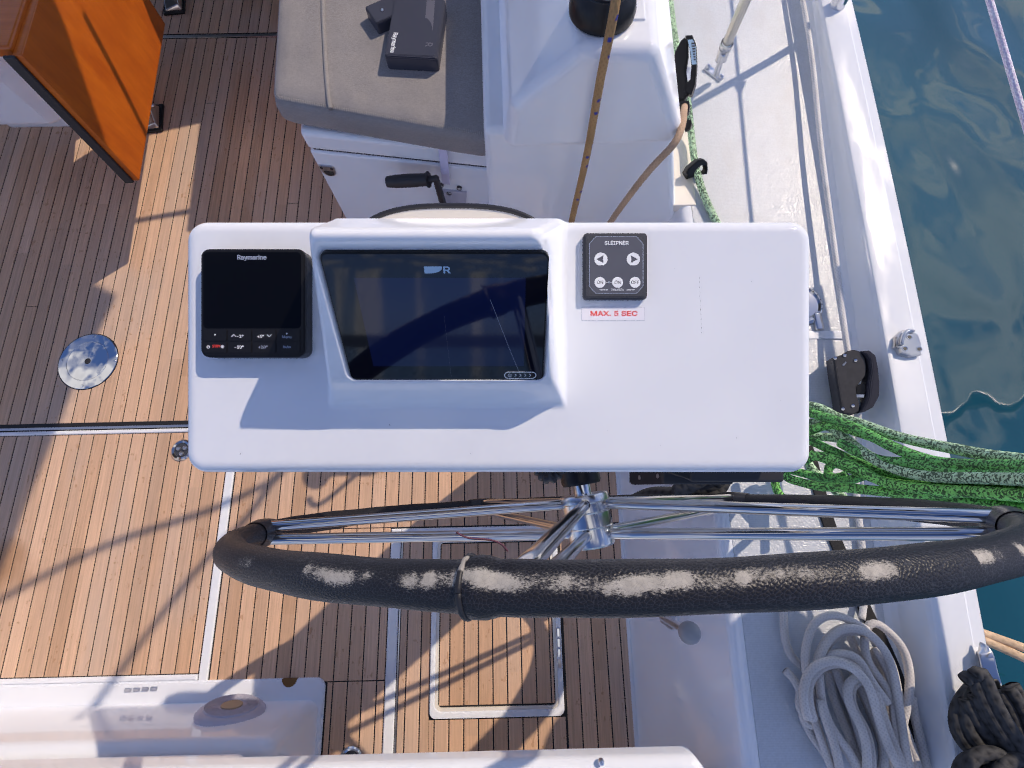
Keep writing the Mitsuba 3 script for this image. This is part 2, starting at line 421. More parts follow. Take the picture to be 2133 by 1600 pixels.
def line(pts, z, deg=2):
    P = np.array([at(x, y, z) for x, y in pts]); return np.poly1d(np.polyfit(P[:, 1], P[:, 0], deg))


ZG = Z_DECK + .085
X_OUT = line([(1780, 0), (1845, 270), (1890, 477), (1932, 672), (1962, 819), (1981, 930), (2041, 1226), (2063, 1322)], ZG)
X_IN = line([(1712, 0), (1766, 270), (1806, 480), (1830, 624), (1860, 786), (1878, 900), (1939, 1241), (1961, 1383)], ZG)
X_GUT = line([(1676, 0), (1695, 132), (1712, 285), (1735, 450), (1757, 630), (1770, 720), (1848, 1258), (1868, 1400)], Z_DECK)
X_EDGE = line([(1418, 400), (1424, 460), (1500, 1122), (1521, 1278), (1540, 1450), (1556, 1590)], Z_DECK, 1)
X_FOOT = line([(1299, 1126), (1310, 1287), (1330, 1559)], 0, 1)


def loft(sec, ys=YS, flip=False):
    return grid([[np.append(np.array([p[0], y]), p[1]) for p in sec(y)] for y in ys], flip)


def deck_sec(y):
    a, b = X_EDGE(y) + .030, X_GUT(y) + .002
    return [(a + (b - a) * t, Z_DECK + .004 * math.sin(math.pi * t)) for t in np.linspace(0, 1, 9)]


m = loft(deck_sec, flip=True)
setting('side_deck', m, SKID, 'white moulded side deck with fine non-slip texture', smooth=True, uv=m.vertices[:, :2])
part('side_deck', 'smooth_band', mv(rbox(.19, .024, .0022, .001), frame(at(1712, 698, Z_DECK + .0035), RT, (0, 0, 1))), GELD, True)


def wall_sec(y):
    e, f = X_EDGE(y), X_FOOT(y); r = .028
    out = [(f, 0.0), (f + .004, .012)]
    for t in np.linspace(.08, 1, 8): out.append((f + .004 + (e - f - .012) * t ** 1.15, .012 + (Z_DECK - r - .012) * t))
    for a in np.linspace(15, 90, 6): out.append((e - .008 + r * (1 - math.cos(math.radians(a))), Z_DECK - r + r * math.sin(math.radians(a))))
    out += [(e + .0285, Z_DECK + .0002), (e + .0300, Z_DECK - .006)]
    return out


YW = YS[YS < 1.25]
wall = solo('cockpit_wall', loft(wall_sec, YW, True), GEL, 'glossy white inner wall rising from the teak sole to the side deck', 'cockpit wall', 40)
part(wall, 'foot_strip', loft(lambda y: [(X_FOOT(y) - .012, -.003), (X_FOOT(y) - .011, .004), (X_FOOT(y) - .003, .006), (X_FOOT(y) + .003, .003)], YW, True), GELD, 40)


def gun_sec(y):
    g, i, o = X_GUT(y), X_IN(y), X_OUT(y)
    pts = [(g - .012, Z_DECK + .001), (g + .004, Z_DECK + .004), (g + .015, Z_DECK + .014), (i - .010, ZG - .016), (i - .005, ZG - .007), (i - .001, ZG - .002), (i + .005, ZG + .0005)]
    w = o - i
    pts += [(i + w * .3, ZG + .002), (i + w * .66, ZG), (i + w * .70, ZG - .003), (i + w * .95, ZG - .006), (o, ZG - .012), (o + .004, ZG - .025), (o + .004, ZG - .06), (o - .01, ZG - .3), (o - .05, Z_WATER - .3)]
    return pts


gun = solo('gunwale', loft(gun_sec, flip=True), GELD, 'broad glossy white gunwale with a moulded step along the water', 'gunwale', 18)

# ------------------------------------------------------------------ aft moulding with the round speaker, and the helm seat edge
YA = -.482
aft = thing('aft_moulding', 'glossy white aft moulding reflecting the teak, with a round grille', 'boat moulding')
XE = -.625
part(aft, 'ledge', bevel(rpoly(-3.0, XE + .004, -1.2, YA + .026, .03), .012, .008), GEL, 30)
shell = cat(balls([(-3.2, YA - .13, .04), (XE - .07, YA - .13, .04), (-3.2, YA - .145, .30), (XE - .085, YA - .145, .30), (-3.2, -1.3, .04), (XE - .07, -1.3, .04), (-3.2, -1.3, .3), (XE - .085, -1.3, .3)], .045))
shell = balls([(x, y, z) for x in (-3.2, XE - .045) for y in (YA - .070, -1.3) for z in (.02, .298)], .035)
part(aft, 'front', shell, GEL, 40)
part(aft, 'shadow_gap', bbox(-3.2, XE - .08, -1.3, YA - .105, .30, .40, .001), DGREY)
part(aft, 'lid', balls([(x, y, z) for x in (-3.2, XE - .07) for y in (YA - .066, -1.3) for z in (.412, .455)], .027), GEL, 40)
part(aft, 'latch', cat(*[mv(rbox(.022, .012, .006, .002), trimesh.transformations.translation_matrix(at(268 + 18 * k, 1437 - k, .012))) for k in range(4)]), CHROMEW)
dn = at(605, 1429, .0); dn[1] = YA + .0262
part(aft, 'drain_notch', mv(ext(Point(0, 0).buffer(.024).intersection(sbox(-1, -1, 1, 0)), .0140), trimesh.transformations.translation_matrix(dn)), AMBER, 30, label='amber drain notch in the ledge')
c0 = aty(480, 1489, YA - .036); SPK = frame(c0, RT, (0.08, 1, .10))
spk = thing('speaker', 'round lavender grey ribbed speaker on the white aft moulding', 'speaker')
spf = part(spk, 'flange', mv(lathe([(0, 0), (.094, 0), (.096, .010), (.088, .019), (.076, .024), (.030, .026), (0, .026)], 64), SPK), LAV, 35)
for q in range(11):
    rr = .036 + q * .0036
    part(spf, 'rib', mv(lathe([(rr, .024), (rr + .0021, .024), (rr + .0017, .0285), (rr + .0004, .0285), (rr, .024)], 64), SPK), LAV, 30)
part(spk, 'centre_cap', mv(cyl(.030, .0035, 48, .026, .001), SPK), TAN, 30, label='tan centre disc')

pl = [at(380, 1598, .5), at(900, 1574, .5), at(1440, 1553, .5), at(1492, 1553, .5)]
seat = thing('helm_bench', 'white helm bench edge with a small bolt, at the bottom of the view', 'bench')
xa, xb, ya = -2.9, at(1505, 1560, .5)[0], at(1200, 1562, .5)[1]
part(seat, 'seat_top', balls([(xa, ya - .045, .48), (xb - .08, ya - .045, .48), (xb - .02, ya - .12, .48), (xb - .0, -1.3, .48), (xa, -1.3, .48),
                              (xa, ya - .045, .45), (xb - .08, ya - .045, .45), (xb - .02, ya - .12, .45), (xb - .0, -1.3, .45), (xa, -1.3, .45)], .028), GEL, 40)
part(seat, 'bolt', mv(balls([(0, 0, 0), (0, 0, .006)], .007), trimesh.transformations.translation_matrix(at(1252, 1586, .508))), CHROMEW, True)

# ------------------------------------------------------------------ cockpit bench, winch plinth (coaming), cushion and what lies on them
ZB = 0.62
bA, bB = at(620, 275, ZB)[:2], at(1032, 318, ZB)[:2]
dirb = (bB - bA) / np.linalg.norm(bB - bA); nrm = np.array([dirb[1], -dirb[0]])                     # points aft
bench = thing('cockpit_bench', 'white moulded bench locker under the grey cushion', 'bench')


def slab(poly, z0, z1, r):
    P = [(x, y, z) for x, y in poly for z in (z0 + r, z1 - r)]; return balls(P, r)


def bench_poly(inset, r):
    a, b = bA - nrm * (inset + r) + dirb * (r + inset), bB - nrm * (inset + r) - dirb * (r - .005)
    return [a, b, np.array([b[0], 3.2]), np.array([a[0] - .12, 3.2])]


part(bench, 'lid', slab(bench_poly(0, .018), ZB - .075, ZB, .018), GEL, 40)
part(bench, 'front', slab(bench_poly(.002, .010), -.02, ZB - .081, .010), GEL, 40)
part(bench, 'seam', slab(bench_poly(.010, .01), ZB - .09, ZB - .07, .01), DGREY, 40)
FR = frame(np.append(bA - nrm * .002, 0), np.append(dirb, 0), np.append(nrm, 0))               # bench front: x along it, y up, z outward


def on_front(x, y, lift=0.0):
    q = ray(x, y); n = FR[:3, 2]; t = ((FR[:3, 3] + n * lift - CAM) @ n) / (q @ n); return CAM + q * t


def frame_at(p, M=FR): m = M.copy(); m[:3, 3] = p; return m


lk = thing('locker_latch', 'small chrome flush latch on the white bench locker', 'latch')
LM = frame_at(on_front(683, 352))
lkp = part(lk, 'plate', mv(bevel(unary_union([rpoly(-.026, .026, -.004, .020, .007), Point(0, -.006).buffer(.024)]), .006, .003), LM), CHROME, 30)
part(lkp, 'recess', mv(ext(Point(.002, -.008).buffer(.017).difference(sbox(-.05, -.003, .05, .05)), .0068), LM), MATB)
for s_ in (-1, 1): part(lkp, 'screw', mv(cyl(.0045, .008, 16), frame_at((LM @ [s_ * .017, .010, 0, 1])[:3])), MATB)

hd = thing('crank_handle', 'black crank handle with a grip on the bench front', 'handle')
HP = frame_at(on_front(945, 404)); zo = FR[:3, 2]
hdp = part(hd, 'plate', mv(bevel(Polygon([(-.045, .022), (.047, .022), (.036, -.06), (-.03, -.06)]), .006, .002), HP), LAV, 30)
for q in ((919, 384), (957, 390), (936, 400)):
    part(hdp, 'screw', mv(cyl(.0055, .008, 20, 0, .001), frame_at(on_front(*q))), CHROMEW, 30); part(hdp, 'washer', mv(cyl(.0085, .0068, 24), frame_at(on_front(*q))), MATB)
g0, g1 = on_front(807, 379, .060), on_front(893, 374, .060); ax = (g1 - g0) / np.linalg.norm(g1 - g0); L = np.linalg.norm(g1 - g0)
part(hd, 'grip', mv(lathe([(0, 0), (.017, .001), (.0195, .03), (.0205, L * .55), (.0185, L - .004), (.024, L - .003), (.024, L), (0, L)], 40), frame(g0, np.cross(ax, (0, 0, 1)), ax)), MATB, 40)
g2, g3 = on_front(908, 372, .060), on_front(930, 447, .035)
part(hd, 'arm', cat(balls([g1, g2], .010), balls([g2, g2 * .5 + g3 * .5 + zo * .004, g3], .0105)), MATB, 50)

stp = thing('cushion_strap', 'pale violet strap with a press stud below the cushion', 'strap')
SP = [on_front(922, 300, .012), on_front(923, 318, .018), on_front(926, 350, .022), on_front(929, 383, .012)]
part(stp, 'band', tube(path(SP, .006), 1.0, 12, flat=(.013, .0016), ref=zo), LAVS)
part(stp, 'press_stud', mv(lathe([(0, 0), (.010, 0), (.010, .003), (.007, .004), (.006, .003), (0, .003)], 32), frame_at(on_front(925, 357, .022))), LAVS, 30)

# plinth beside the bench, carrying the winch
YC, ZP = .90, 1.09
plinth = thing('winch_plinth', 'tall white moulded coaming with a flat top carrying the winch', 'coaming')
r_ = .030
pa, pb_, pm, pl_, pr_ = at(1186, 106, ZP), at(1386, 106, ZP), aty(1060, 235, YC), aty(1050, 318, YC), aty(1413, 306, YC)
yo = np.array([0, r_, 0])
front_ = [pa + (r_, 0, -r_), pb_ + (-r_, 0, -r_), pm + (r_, 0, 0), pl_ + (r_, 0, r_), pr_ + (-r_, 0, r_)]
back_ = [np.array([p[0] + dx, 3.3, p[2]]) for p, dx in zip(front_, (0, .10, -.03, -.03, .015))]
part(plinth, 'body', hull(np.vstack([p + yo + _S * r_ for p in front_] + [p + _S * r_ for p in back_])), GEL, 45)
part(plinth, 'lower_wall', balls([(-.03, YC + .07, 0), (.52, YC + .07, 0), (.532, YC + .07, .43), (pr_[0] - .02, YC + .07, pr_[2] - .02), (-.03, YC + .07, pl_[2]), (-.06, 3.2, 0), (.52, 3.2, 0), (.56, 3.2, .43), (pr_[0] - .02, 3.2, pr_[2] - .02), (-.06, 3.2, pl_[2])], .02), GEL, 40)
part(plinth, 'top_panel', slab([(pa[0] + .035, YC + .075), (pb_[0] - .035, YC + .075), (pb_[0] + .05, 3.2), (pa[0] + .035, 3.2)], ZP - .01, ZP + .004, .004), GEL, 40)
mg = [(.40, YC + .06), (float(X_EDGE(YC)) + .042, YC + .06), (float(X_EDGE(3.3)) + .05, 3.3), (.40, 3.3)]
part(plinth, 'margin', slab(mg, Z_DECK - .03, Z_DECK + .0035, .004), CREAM, 40)

wc = at(1262, -26, ZP + .05)[:2]; WM = frame((wc[0], wc[1], ZP + .003), (1, 0, 0), (0, 0, 1))
winch = thing('winch', 'black based winch at the top edge, on the white plinth', 'winch')
part(winch, 'base', mv(lathe([(0, 0), (.066, 0), (.067, .012), (.063, .03), (.056, .040), (.05, .05), (0, .05)], 64), WM), BLACK, 35)
part(winch, 'drum', mv(lathe([(.045, .05), (.047, .06), (.042, .07), (.042, .10), (.048, .112), (.050, .118), (0, .118)], 64), WM), CHROMEW, 35)
part(winch, 'top_cap', mv(lathe([(0, .118), (.040, .118), (.038, .128), (.012, .130), (0, .130)], 48), WM), BLACK, 35)

# cushion
ZC0, ZC1 = .625, .72
ca, cb, cc = at(561, 206, ZC1)[:2], at(940, 274, ZC1)[:2], at(1041, 292, ZC1)[:2]
outline = [ca, cb, np.array([cc[0] - .004, cc[1] + .005]), np.array([cc[0] - .012, 3.1]), np.array([ca[0] - .12, 3.1])]
cush = thing('bench_cushion', 'grey woven seat cushion on the white bench', 'cushion')
cp = Polygon(outline)
lay = []
for k, (ins, z) in enumerate([(.016, ZC0), (.004, ZC0 + .012), (0, ZC0 + .030), (.0, ZC1 - .030), (.004, ZC1 - .016), (.012, ZC1 - .006), (.026, ZC1 - .001), (.055, ZC1 + .003)]):
    g = cp.buffer(-ins, join_style=1).buffer(-.03).buffer(.03, quad_segs=6); c = np.array(g.exterior.coords)[:-1]
    u = np.linspace(0, 1, 161)[:-1]; ls = LineString(np.vstack([c, c[:1]])); st = ls.project(Point(ca)) / ls.length
    lay.append([(*ls.interpolate(((uu + st) % 1) * ls.length).coords[0], z) for uu in u])
lay.append([(*np.array(cp.buffer(-.08).centroid.coords[0]), ZC1 + .005)] * 160)
G = np.array(lay); G = np.concatenate([G, G[:, :1]], 1)
m = grid(G, True)
ok = m.area_faces > 1e-12; m.update_faces(ok)
if m.face_normals[np.argmax(m.triangles_center[:, 2])][2] < 0: m.invert()
cub = part(cush, 'body', m, FABRIC, 45)
sx = at(676, 120, ZC1)[0]
seam_pts = [(at(688, 224, ZC1)[0], at(688, 224, ZC1)[1] - .004, ZC1 - .001), (at(684, 200, ZC1)[0], at(684, 200, ZC1)[1], ZC1 + .002), (at(676, 80, ZC1)[0], at(676, 80, ZC1)[1], ZC1 + .003), (at(674, 0, ZC1)[0], at(674, 0, ZC1)[1], ZC1 + .004), (at(674, 0, ZC1)[0] - .04, 3.0, ZC1 + .004)]
part(cub, 'piping', tube(path(seam_pts, .02), .0065, 10), FABRIC)
g = cp.buffer(-.008, join_style=1).buffer(-.03).buffer(.03); ls = LineString(list(g.exterior.coords)); s0 = ls.project(Point(ca))
edge = np.array([ls.interpolate((s0 + t) % ls.length).coords[0] for t in np.linspace(-.8, 1.2, 260)])
edge = edge[(edge[:, 1] < 2.0)]; aftside = edge[(edge[:, 1] < ca[1] + .02)]
aftside = aftside[np.argsort(aftside[:, 0])]
st_ = []
for k in range(0, 150):
    t = k / 149 * (len(aftside) - 1); i = min(int(t), len(aftside) - 2); q = aftside[i] + (aftside[i + 1] - aftside[i]) * (t - i)
    nn = np.array([-(aftside[i + 1] - aftside[i])[1], (aftside[i + 1] - aftside[i])[0]]); nn = nn / np.linalg.norm(nn)
    a, b = np.append(q + nn * .002, ZC1 - .0062), np.append(q + nn * .0095, ZC1 - .0022); st_.append(balls([a, b], .0007, False))
part(cub, 'stitching', cat(*st_), SEWN); labels[cub + '__stitching'] = dict(kind='stuff')

# sun covers lying on the cushion
cov = thing('instrument_cover', 'dark display sun cover with white lettering lying on the cushion', 'cover')
p1, p2, p3 = at(800, 117, .765), at(911, 123, .765), at(787, 0, .765); wv, lv = np.linalg.norm(p2 - p1), np.linalg.norm(p3 - p1)
CM = frame(np.array([*((p1 + p2) / 2)[:2], ZC1 + .0045]), p2 - p1, (0, 0, 1)); L2 = .222
cvs = part(cov, 'shell', mv(bevel(rpoly(-wv / 2, wv / 2, 0, L2, .010), .041, .006), CM), bs('cover_plastic', (.040, .042, .060), .36), 40)
part(cvs, 'raised_panel', mv(bevel(rpoly(-wv / 2 + .008, wv / 2 - .008, .008, L2 - .008, .008), .0418, .001), CM), 'mat_cover_plastic', 40)
text(cvs, 'lettering', 'Raymarine', CM, -wv / 2 + .022, .048, .0418, .0125, WHITEP, True, width=.072, rot=-math.pi / 2)
sail = Polygon([(-.012, .222), (.012, .222), (.020, .075)] + [(.020 - .030 * (1 - math.cos(a)), .075 + .07 * math.sin(a)) for a in np.linspace(.2, 1.5, 8)]).buffer(0)
part(cvs, 'emblem', mv(ext(sail.intersection(sbox(-1, 0, 1, L2 - .01)), .0006, .0416), frame((CM @ [.032, 0, 0, 1])[:3], CM[:3, 0], CM[:3, 2])), GREYP)
text(cvs, 'emblem', 'R', CM, .046, .048, .0416, .019, GREYP, True, rot=-math.pi / 2)
c2 = thing('small_cover', 'small black cover tucked under the display sun cover', 'cover')
SM = frame(np.array([*at(796, 34, .75)[:2], ZC1 + .0043]), (0.80, .45, 0), (0, 0, 1))
part(c2, 'shell', mv(bevel(rpoly(-.03, .075, -.026, .050, .006), .034, .005), SM), 'mat_cover_plastic', 40)
part(c2, 'stud', mv(balls([(0, 0, .034)], .0045), frame((SM @ [.008, .010, 0, 1])[:3], (1, 0, 0), (0, 0, 1))), CHROMEW, True)

# ------------------------------------------------------------------ helm console
con = thing('helm_console', 'white moulded helm console carrying the screens, wide glossy top', 'helm console')
PU0, PU1, PV0, PV1, PR = -.3530, .3240, -.0965, .1765, .0135                 # the console top in its own plane (u right, v up, w towards the viewer)


def rrsdf(u, v, x0, x1, y0, y1, r):
    qx, qy = np.abs(u - (x0 + x1) / 2) - (x1 - x0) / 2 + r, np.abs(v - (y0 + y1) / 2) - (y1 - y0) / 2 + r
    return np.hypot(np.maximum(qx, 0), np.maximum(qy, 0)) + np.minimum(np.maximum(qx, qy), 0) - r


def smin(a, b, k): h = np.clip(.5 + .5 * (b - a) / k, 0, 1); return b * (1 - h) + a * h - k * h * (1 - h)
def smax(a, b, k): return -smin(-a, -b, k)


SU0, SU1, SV0, SV1 = -.1583, .0306, .0062, .1107                            # screen outline
SL = .8325                                                                    # slope of the screen face


def top_w(u, v):
    d = rrsdf(u, v, PU0, PU1, PV0, PV1, .022)
    t = np.clip(d + PR, 0, PR); base = -PR + np.sqrt(np.maximum(PR ** 2 - t ** 2, 0))
    face = .047 + (v - SV0) * SL
    back = .144 - (v - .122) * 2.6
    hump = smin(face, back, .022)
    left, right, low = (u + .1925) * 5.0, (.0545 - u) * 4.5, (v + .0185) * 2.6
    hump = smin(smin(smin(hump, left, .034), right, .034), low, .018)
    hump = smin(hump, (PV1 + .004 - v) * 3.5 - .006, .012)
    w = smax(base, hump, .024)
    plane = .036 + (v - SV0) * SL
    ds = rrsdf(u, v, SU0 - .0015, SU1 + .0015, SV0 - .001, SV1 + .0015, .007)
    k = np.clip(.5 - ds / .005, 0, 1); k = k * k * (3 - 2 * k)
    return w * (1 - k) + np.minimum(plane, w) * k


def dense(a, b, n, r=.03):
    t = np.linspace(0, 1, n); x = a + (b - a) * t
    e = r * (1 - np.cos(np.linspace(0, np.pi / 2, 18)))
    x = x[(x > a + r) & (x < b - r)]; return np.concatenate([a + e, x, (b - e)[::-1]])


us, vs = dense(PU0, PU1, 330), dense(PV0, PV1, 165)
us = np.unique(np.concatenate([us, np.linspace(-.19, -.155, 30), np.linspace(.02, .075, 34)]))
U, V = np.meshgrid(us, vs, indexing='ij')
rc = .022                                                                     # pull the corners of the lattice onto the rounded outline
for cx_, sx_ in ((PU0 + rc, -1), (PU1 - rc, 1)):
    for cy_, sy_ in ((PV0 + rc, -1), (PV1 - rc, 1)):
        a, b = np.maximum((U - cx_) * sx_, 0) / rc, np.maximum((V - cy_) * sy_, 0) / rc
        q = (a > 0) & (b > 0); aa, bb = a[q], b[q]
        U[q], V[q] = cx_ + sx_ * rc * aa * np.sqrt(1 - bb ** 2 / 2), cy_ + sy_ * rc * bb * np.sqrt(1 - aa ** 2 / 2)
W = top_w(U, V)
topm = grid(np.stack([U, V, W], -1))
loop = np.concatenate([[(i, 0) for i in range(len(us))], [(len(us) - 1, j) for j in range(1, len(vs))], [(i, len(vs) - 1) for i in range(len(us) - 2, -1, -1)], [(0, j) for j in range(len(vs) - 2, -1, -1)]])
L0 = np.stack([U[loop[:, 0], loop[:, 1]], V[loop[:, 0], loop[:, 1]], W[loop[:, 0], loop[:, 1]]], 1); cen = np.array([(PU0 + PU1) / 2, (PV0 + PV1) / 2])
rows = [L0]
for dw, sc in ((-.012, .9985), (-.030, .992), (-.042, .978), (-.046, .955), (-.047, .5)):
    q = L0.copy(); q[:, :2] = cen + (L0[:, :2] - cen) * sc; q[:, 2] = dw - .006; rows.append(q)
skirt = grid(np.stack(rows, 0), True)
cn = skirt.triangles_center - np.array([*cen, -.03])
if (skirt.face_normals * cn).sum() < 0: skirt.invert()
part(con, 'top_moulding', mv(cat(topm, skirt), PANEL), GEL, 50)


def sec(z, x0, x1, y0, y1): return [(x0, y0, z), (x1, y0, z), (x1, y1, z), (x0, y1, z)]


colm = cat(balls(sec(.0, .22, .44, .27, .43) + sec(.62, .155, .42, .24, .44), .02, False), balls(sec(.60, .155, .42, .24, .44) + sec(1.23, .09, .30, .17, .36), .02, False))
part(con, 'column', colm, GEL, 40)
# pod on the far side with a black rubber edge
pod_c = (950 - 1066.5) / F * .60
arc = [(pod_c + .108 * math.copysign(abs(math.cos(a)) ** .75, math.cos(a)), .148 + .050 * math.sin(a) ** .8) for a in np.linspace(0.02, math.pi - .02, 48)]
podp = Polygon(arc)
part(con, 'far_pod', mv(ext(podp.buffer(-.002), .07, -.090), PANEL), CREAM, 30, label='cream pod showing behind the hooded screen')
rub = path([(PANEL @ [x, y, -.020, 1])[:3] for x, y in arc], .008)
part(con, 'rubber_edge', tube(rub, .0030, 10), RUBBER)

dash = [sbox(x + k * .00022 - .00022, y0, x + k * .00022 + .00022, y0 + l) for k, (x, y0, l) in enumerate([(.2005, .1130 - .0049 * j, RNG.uniform(.0006, .0024)) for j in range(13)])]
part(con, 'scuff_marks', mv(ext(unary_union(dash + [Point(RNG.uniform(.07, .31), RNG.uniform(-.08, .15)).buffer(RNG.uniform(.0002, .0005)) for _ in range(7)] + [Point(RNG.uniform(-.34, .05), RNG.uniform(-.085, -.03)).buffer(RNG.uniform(.0003, .0006)) for _ in range(3)]), .0001, .0001), PANEL), GREYP); labels[con + '__scuff_marks'] = dict(kind='stuff')
# autopilot controller
AP = frame((PANEL @ [-.3222, .0275, .0004, 1])[:3], RT, -AX); aw, ah, at_ = .1085, .1125, .0195
ap = thing('autopilot_controller', 'square glossy black autopilot display with keys, at the left of the console', 'display')
body = rpoly(0, aw, 0, ah, .009)
part(ap, 'case', mv(bevel(body, at_, .0035, 4), AP), BLACK, 40)
apd = part(ap, 'display', mv(ext(rpoly(.004, aw - .004, .030, ah - .004, .004), .0006, at_ - .0001), AP), GLOSSB)
X = [.004, .029, .0545, .0795, aw - .004]
for i in range(4):
    for j, (ya_, yb_) in enumerate(((.0045, .0160), (.0168, .0290))):
        part(ap, 'button', mv(bevel(rpoly(X[i] + .0006, X[i + 1] - .0006, ya_, yb_, .0014), .0014, .0006, 2), frame((AP @ [0, 0, at_ - .0002, 1])[:3], RT, -AX)), BLACK, 30)
tw = at_ + .0013
text(apd, 'lettering', 'Raymarine', AP, aw * .5, ah - .0095, at_ + .0006, .0046, GREYW, True, width=.0300)
for s_, u, v, h, mt in (('-1°', .0425, .0215, .0030, WHITEP), ('+1°', .0635, .0215, .0030, WHITEP), ('-10°', .0415, .0105, .0030, WHITEP), ('+10°', .0660, .0105, .0030, GREYW), ('Menu', .0905, .0210, .0027, GREYW), ('Auto', .0905, .0108, .0027, GREYW)):
    text(ap, 'lettering', s_, AP, u, v, tw, h, mt, mt == WHITEP)
text(ap, 'lettering', 'STBY', AP, .0180, .0114, tw, .0026, REDP, True, width=.0082, label='red lettering')


def strokes(lines, w): return unary_union([LineString(l).buffer(w / 2, cap_style=2) for l in lines])


def power(cx, cy, r, w):
    a = np.linspace(math.radians(125), math.radians(415), 30)
    return [[(cx + r * math.cos(t), cy + r * math.sin(t)) for t in a], [(cx, cy + r * .15), (cx, cy + r * 1.2)]]


ic = unary_union([strokes(power(.0098, .0107, .0014, .0004), .0005), strokes([[(.0335, .0212), (.0358, .0233), (.0381, .0212)], [(.0700, .0233), (.0724, .0212), (.0748, .0233)]], .0006),
                  Point(.0166, .0232).buffer(.0008), Point(.0905, .0243).buffer(.0008), strokes([[(.0242 + .0007 * math.cos(a), .0108 + .0007 * math.sin(a)), (.0242 + .0019 * math.cos(a), .0108 + .0019 * math.sin(a))] for a in np.arange(8) * math.pi / 4], .0004), Point(.0242, .0108).buffer(.0008)])
part(ap, 'symbols', mv(ext(ic, .0004, tw), AP), WHITEP)

# chart plotter on the sloping face of the hood
SD = np.array([0, -1, -SL]) / math.hypot(1, SL); SLEN = (SV1 - SV0) * math.hypot(1, SL)                  # down the screen, in panel axes
so = (PANEL @ [SU0, SV1, .036 + (SV1 - SV0) * SL + .0012, 1])[:3]; sdn = PANEL[:3, :3] @ SD
CP = frame(so + sdn * SLEN, RT, np.cross(RT, -sdn)); cw, chh = SU1 - SU0, SLEN; CP[:3, :3] = CP[:3, :3] * (SLEN / .1441)
cp_ = thing('chart_plotter', 'large dark chart plotter screen in the raised hood of the console', 'screen')
part(cp_, 'bezel', mv(bevel(rpoly(0, .2002, 0, .1441, .0065), .0052, .0012), CP), GLOSSB, 40)
cpg = part(cp_, 'glass', mv(ext(rpoly(.0014, .1988, .0014, .1427, .006), .0006, .0050), CP), GLASS)
part(cpg, 'display_area', mv(ext(sbox(.026, .020, .180, .120), .0001, .00562), CP), SCREEN)
lg = affinity.translate(Polygon([(0, 0)] + [(.0160 * math.cos(t) ** .75, -.0068 * math.sin(t) ** .75) for t in np.linspace(0, math.pi / 2, 24)]), .0900, .1312)
part(cpg, 'emblem', mv(ext(lg, .0003, .0057), CP), LBLUE)
text(cpg, 'emblem', 'R', CP, .1100, .1279, .0057, .0063, LBLUE, True, width=.0062)
pill = rpoly(.1600, .1925, .0040, .0122, .0040); sl = pill.buffer(.0004).difference(pill.buffer(-.0004))
sl = unary_union([sl, strokes(power(.1656, .0078, .0019, .0004), .0005)] + [strokes([[(x, .0098), (x + .0018, .0080), (x, .0062)]], .0005) for x in (.1705, .1755, .1805, .1855)])
part(cpg, 'power_slider', mv(ext(sl, .0003, .0057), CP), WHITEP)
part(cpg, 'scratch', mv(ext(strokes([[(.1475, .098), (.1690, .030), (.1790, .002)]], .00022), .0001, .0057), CP), GREYW)
part(cpg, 'scratch', mv(ext(strokes([[(.1035, .080), (.1045, .006)]], .00016), .0001, .0057), CP), GREYP)

# thruster panel and its sticker
TP = frame((PANEL @ [(1213 - 1066.5) / F * D0, (800 - 626) / F * D0, .0004, 1])[:3], RT, -AX); tsz = .0675; tht = .0100
tp = thing('thruster_panel', 'grey square thruster keypad with white round buttons', 'control panel')
part(tp, 'case', mv(bevel(rpoly(0, tsz, 0, .0700, .004), tht, .0042, 4), TP), DGREY, 40)
oc = Polygon([(.0125, .0055), (.0555, .0055), (.0625, .0130), (.0625, .0580), (.0555, .0655), (.0125, .0655), (.0055, .0580), (.0055, .0130)])
part(tp, 'trim_line', mv(ext(oc.difference(oc.buffer(-.0005)), .0007, tht - .0002), TP), GREYW)
part(tp, 'membrane', mv(ext(oc.buffer(-.0005), .0004, tht - .0001), TP), MGREY)
w0 = tht + .0003
text(tp, 'lettering', 'SLEIPNER', TP, .0345, .0585, w0, .0040, WHITEP, True, width=.0252)
cut = lambda p, y: p.difference(sbox(-1, -1, 1, y))
arr = lambda s_: Polygon([(-.0050 * s_, 0), (.0028 * s_, .0041), (.0021 * s_, 0), (.0028 * s_, -.0041)])
for cx_, s_ in ((.0180, 1), (.0520, -1)):
    disc = cut(Point(cx_, .0415).buffer(.0069, quad_segs=16), .0352).difference(affinity.translate(arr(s_), cx_, .0415))
    part(tp, 'button', mv(ext(disc, .0004, w0), TP), WHITEP)
for cx_, s_ in ((.0170, 'ON'), (.0355, 'ON'), (.0538, 'OFF')):
    tb = part(tp, 'button', mv(ext(Point(cx_, .0172).buffer(.0057, quad_segs=16), .0004, w0), TP), WHITEP)
    text(tb, 'lettering', s_, TP, cx_, .0172, w0 + .0002, .0034, DARKP, False)
part(tp, 'lamp', mv(balls([(.0262, .0172, w0)], .0012), TP), CHROMEW, True)
part(tp, 'print_line', mv(ext(unary_union([sbox(.0227, .0170, .0250, .0174), sbox(.0274, .0170, .0298, .0174), sbox(.0165, .0090, .0255, .0097), sbox(.0448, .0090, .0538, .0097)]), .0003, w0), TP), WHITEP)
text(tp, 'lettering', 'THRUSTER', TP, .0350, .0093, w0, .0022, WHITEP, False, width=.0132)
stk = thing('warning_sticker', 'small white sticker with red lettering below the thruster keypad', 'sticker')
KP = frame((PANEL @ [(1277 - 1066.5) / F * D0, (800 - 654) / F * D0, .0003, 1])[:3], RT, -AX)
part(stk, 'edge', mv(ext(rpoly(-.0340, .0340, -.0073, .0073, .001), .0002), KP), GREYW)
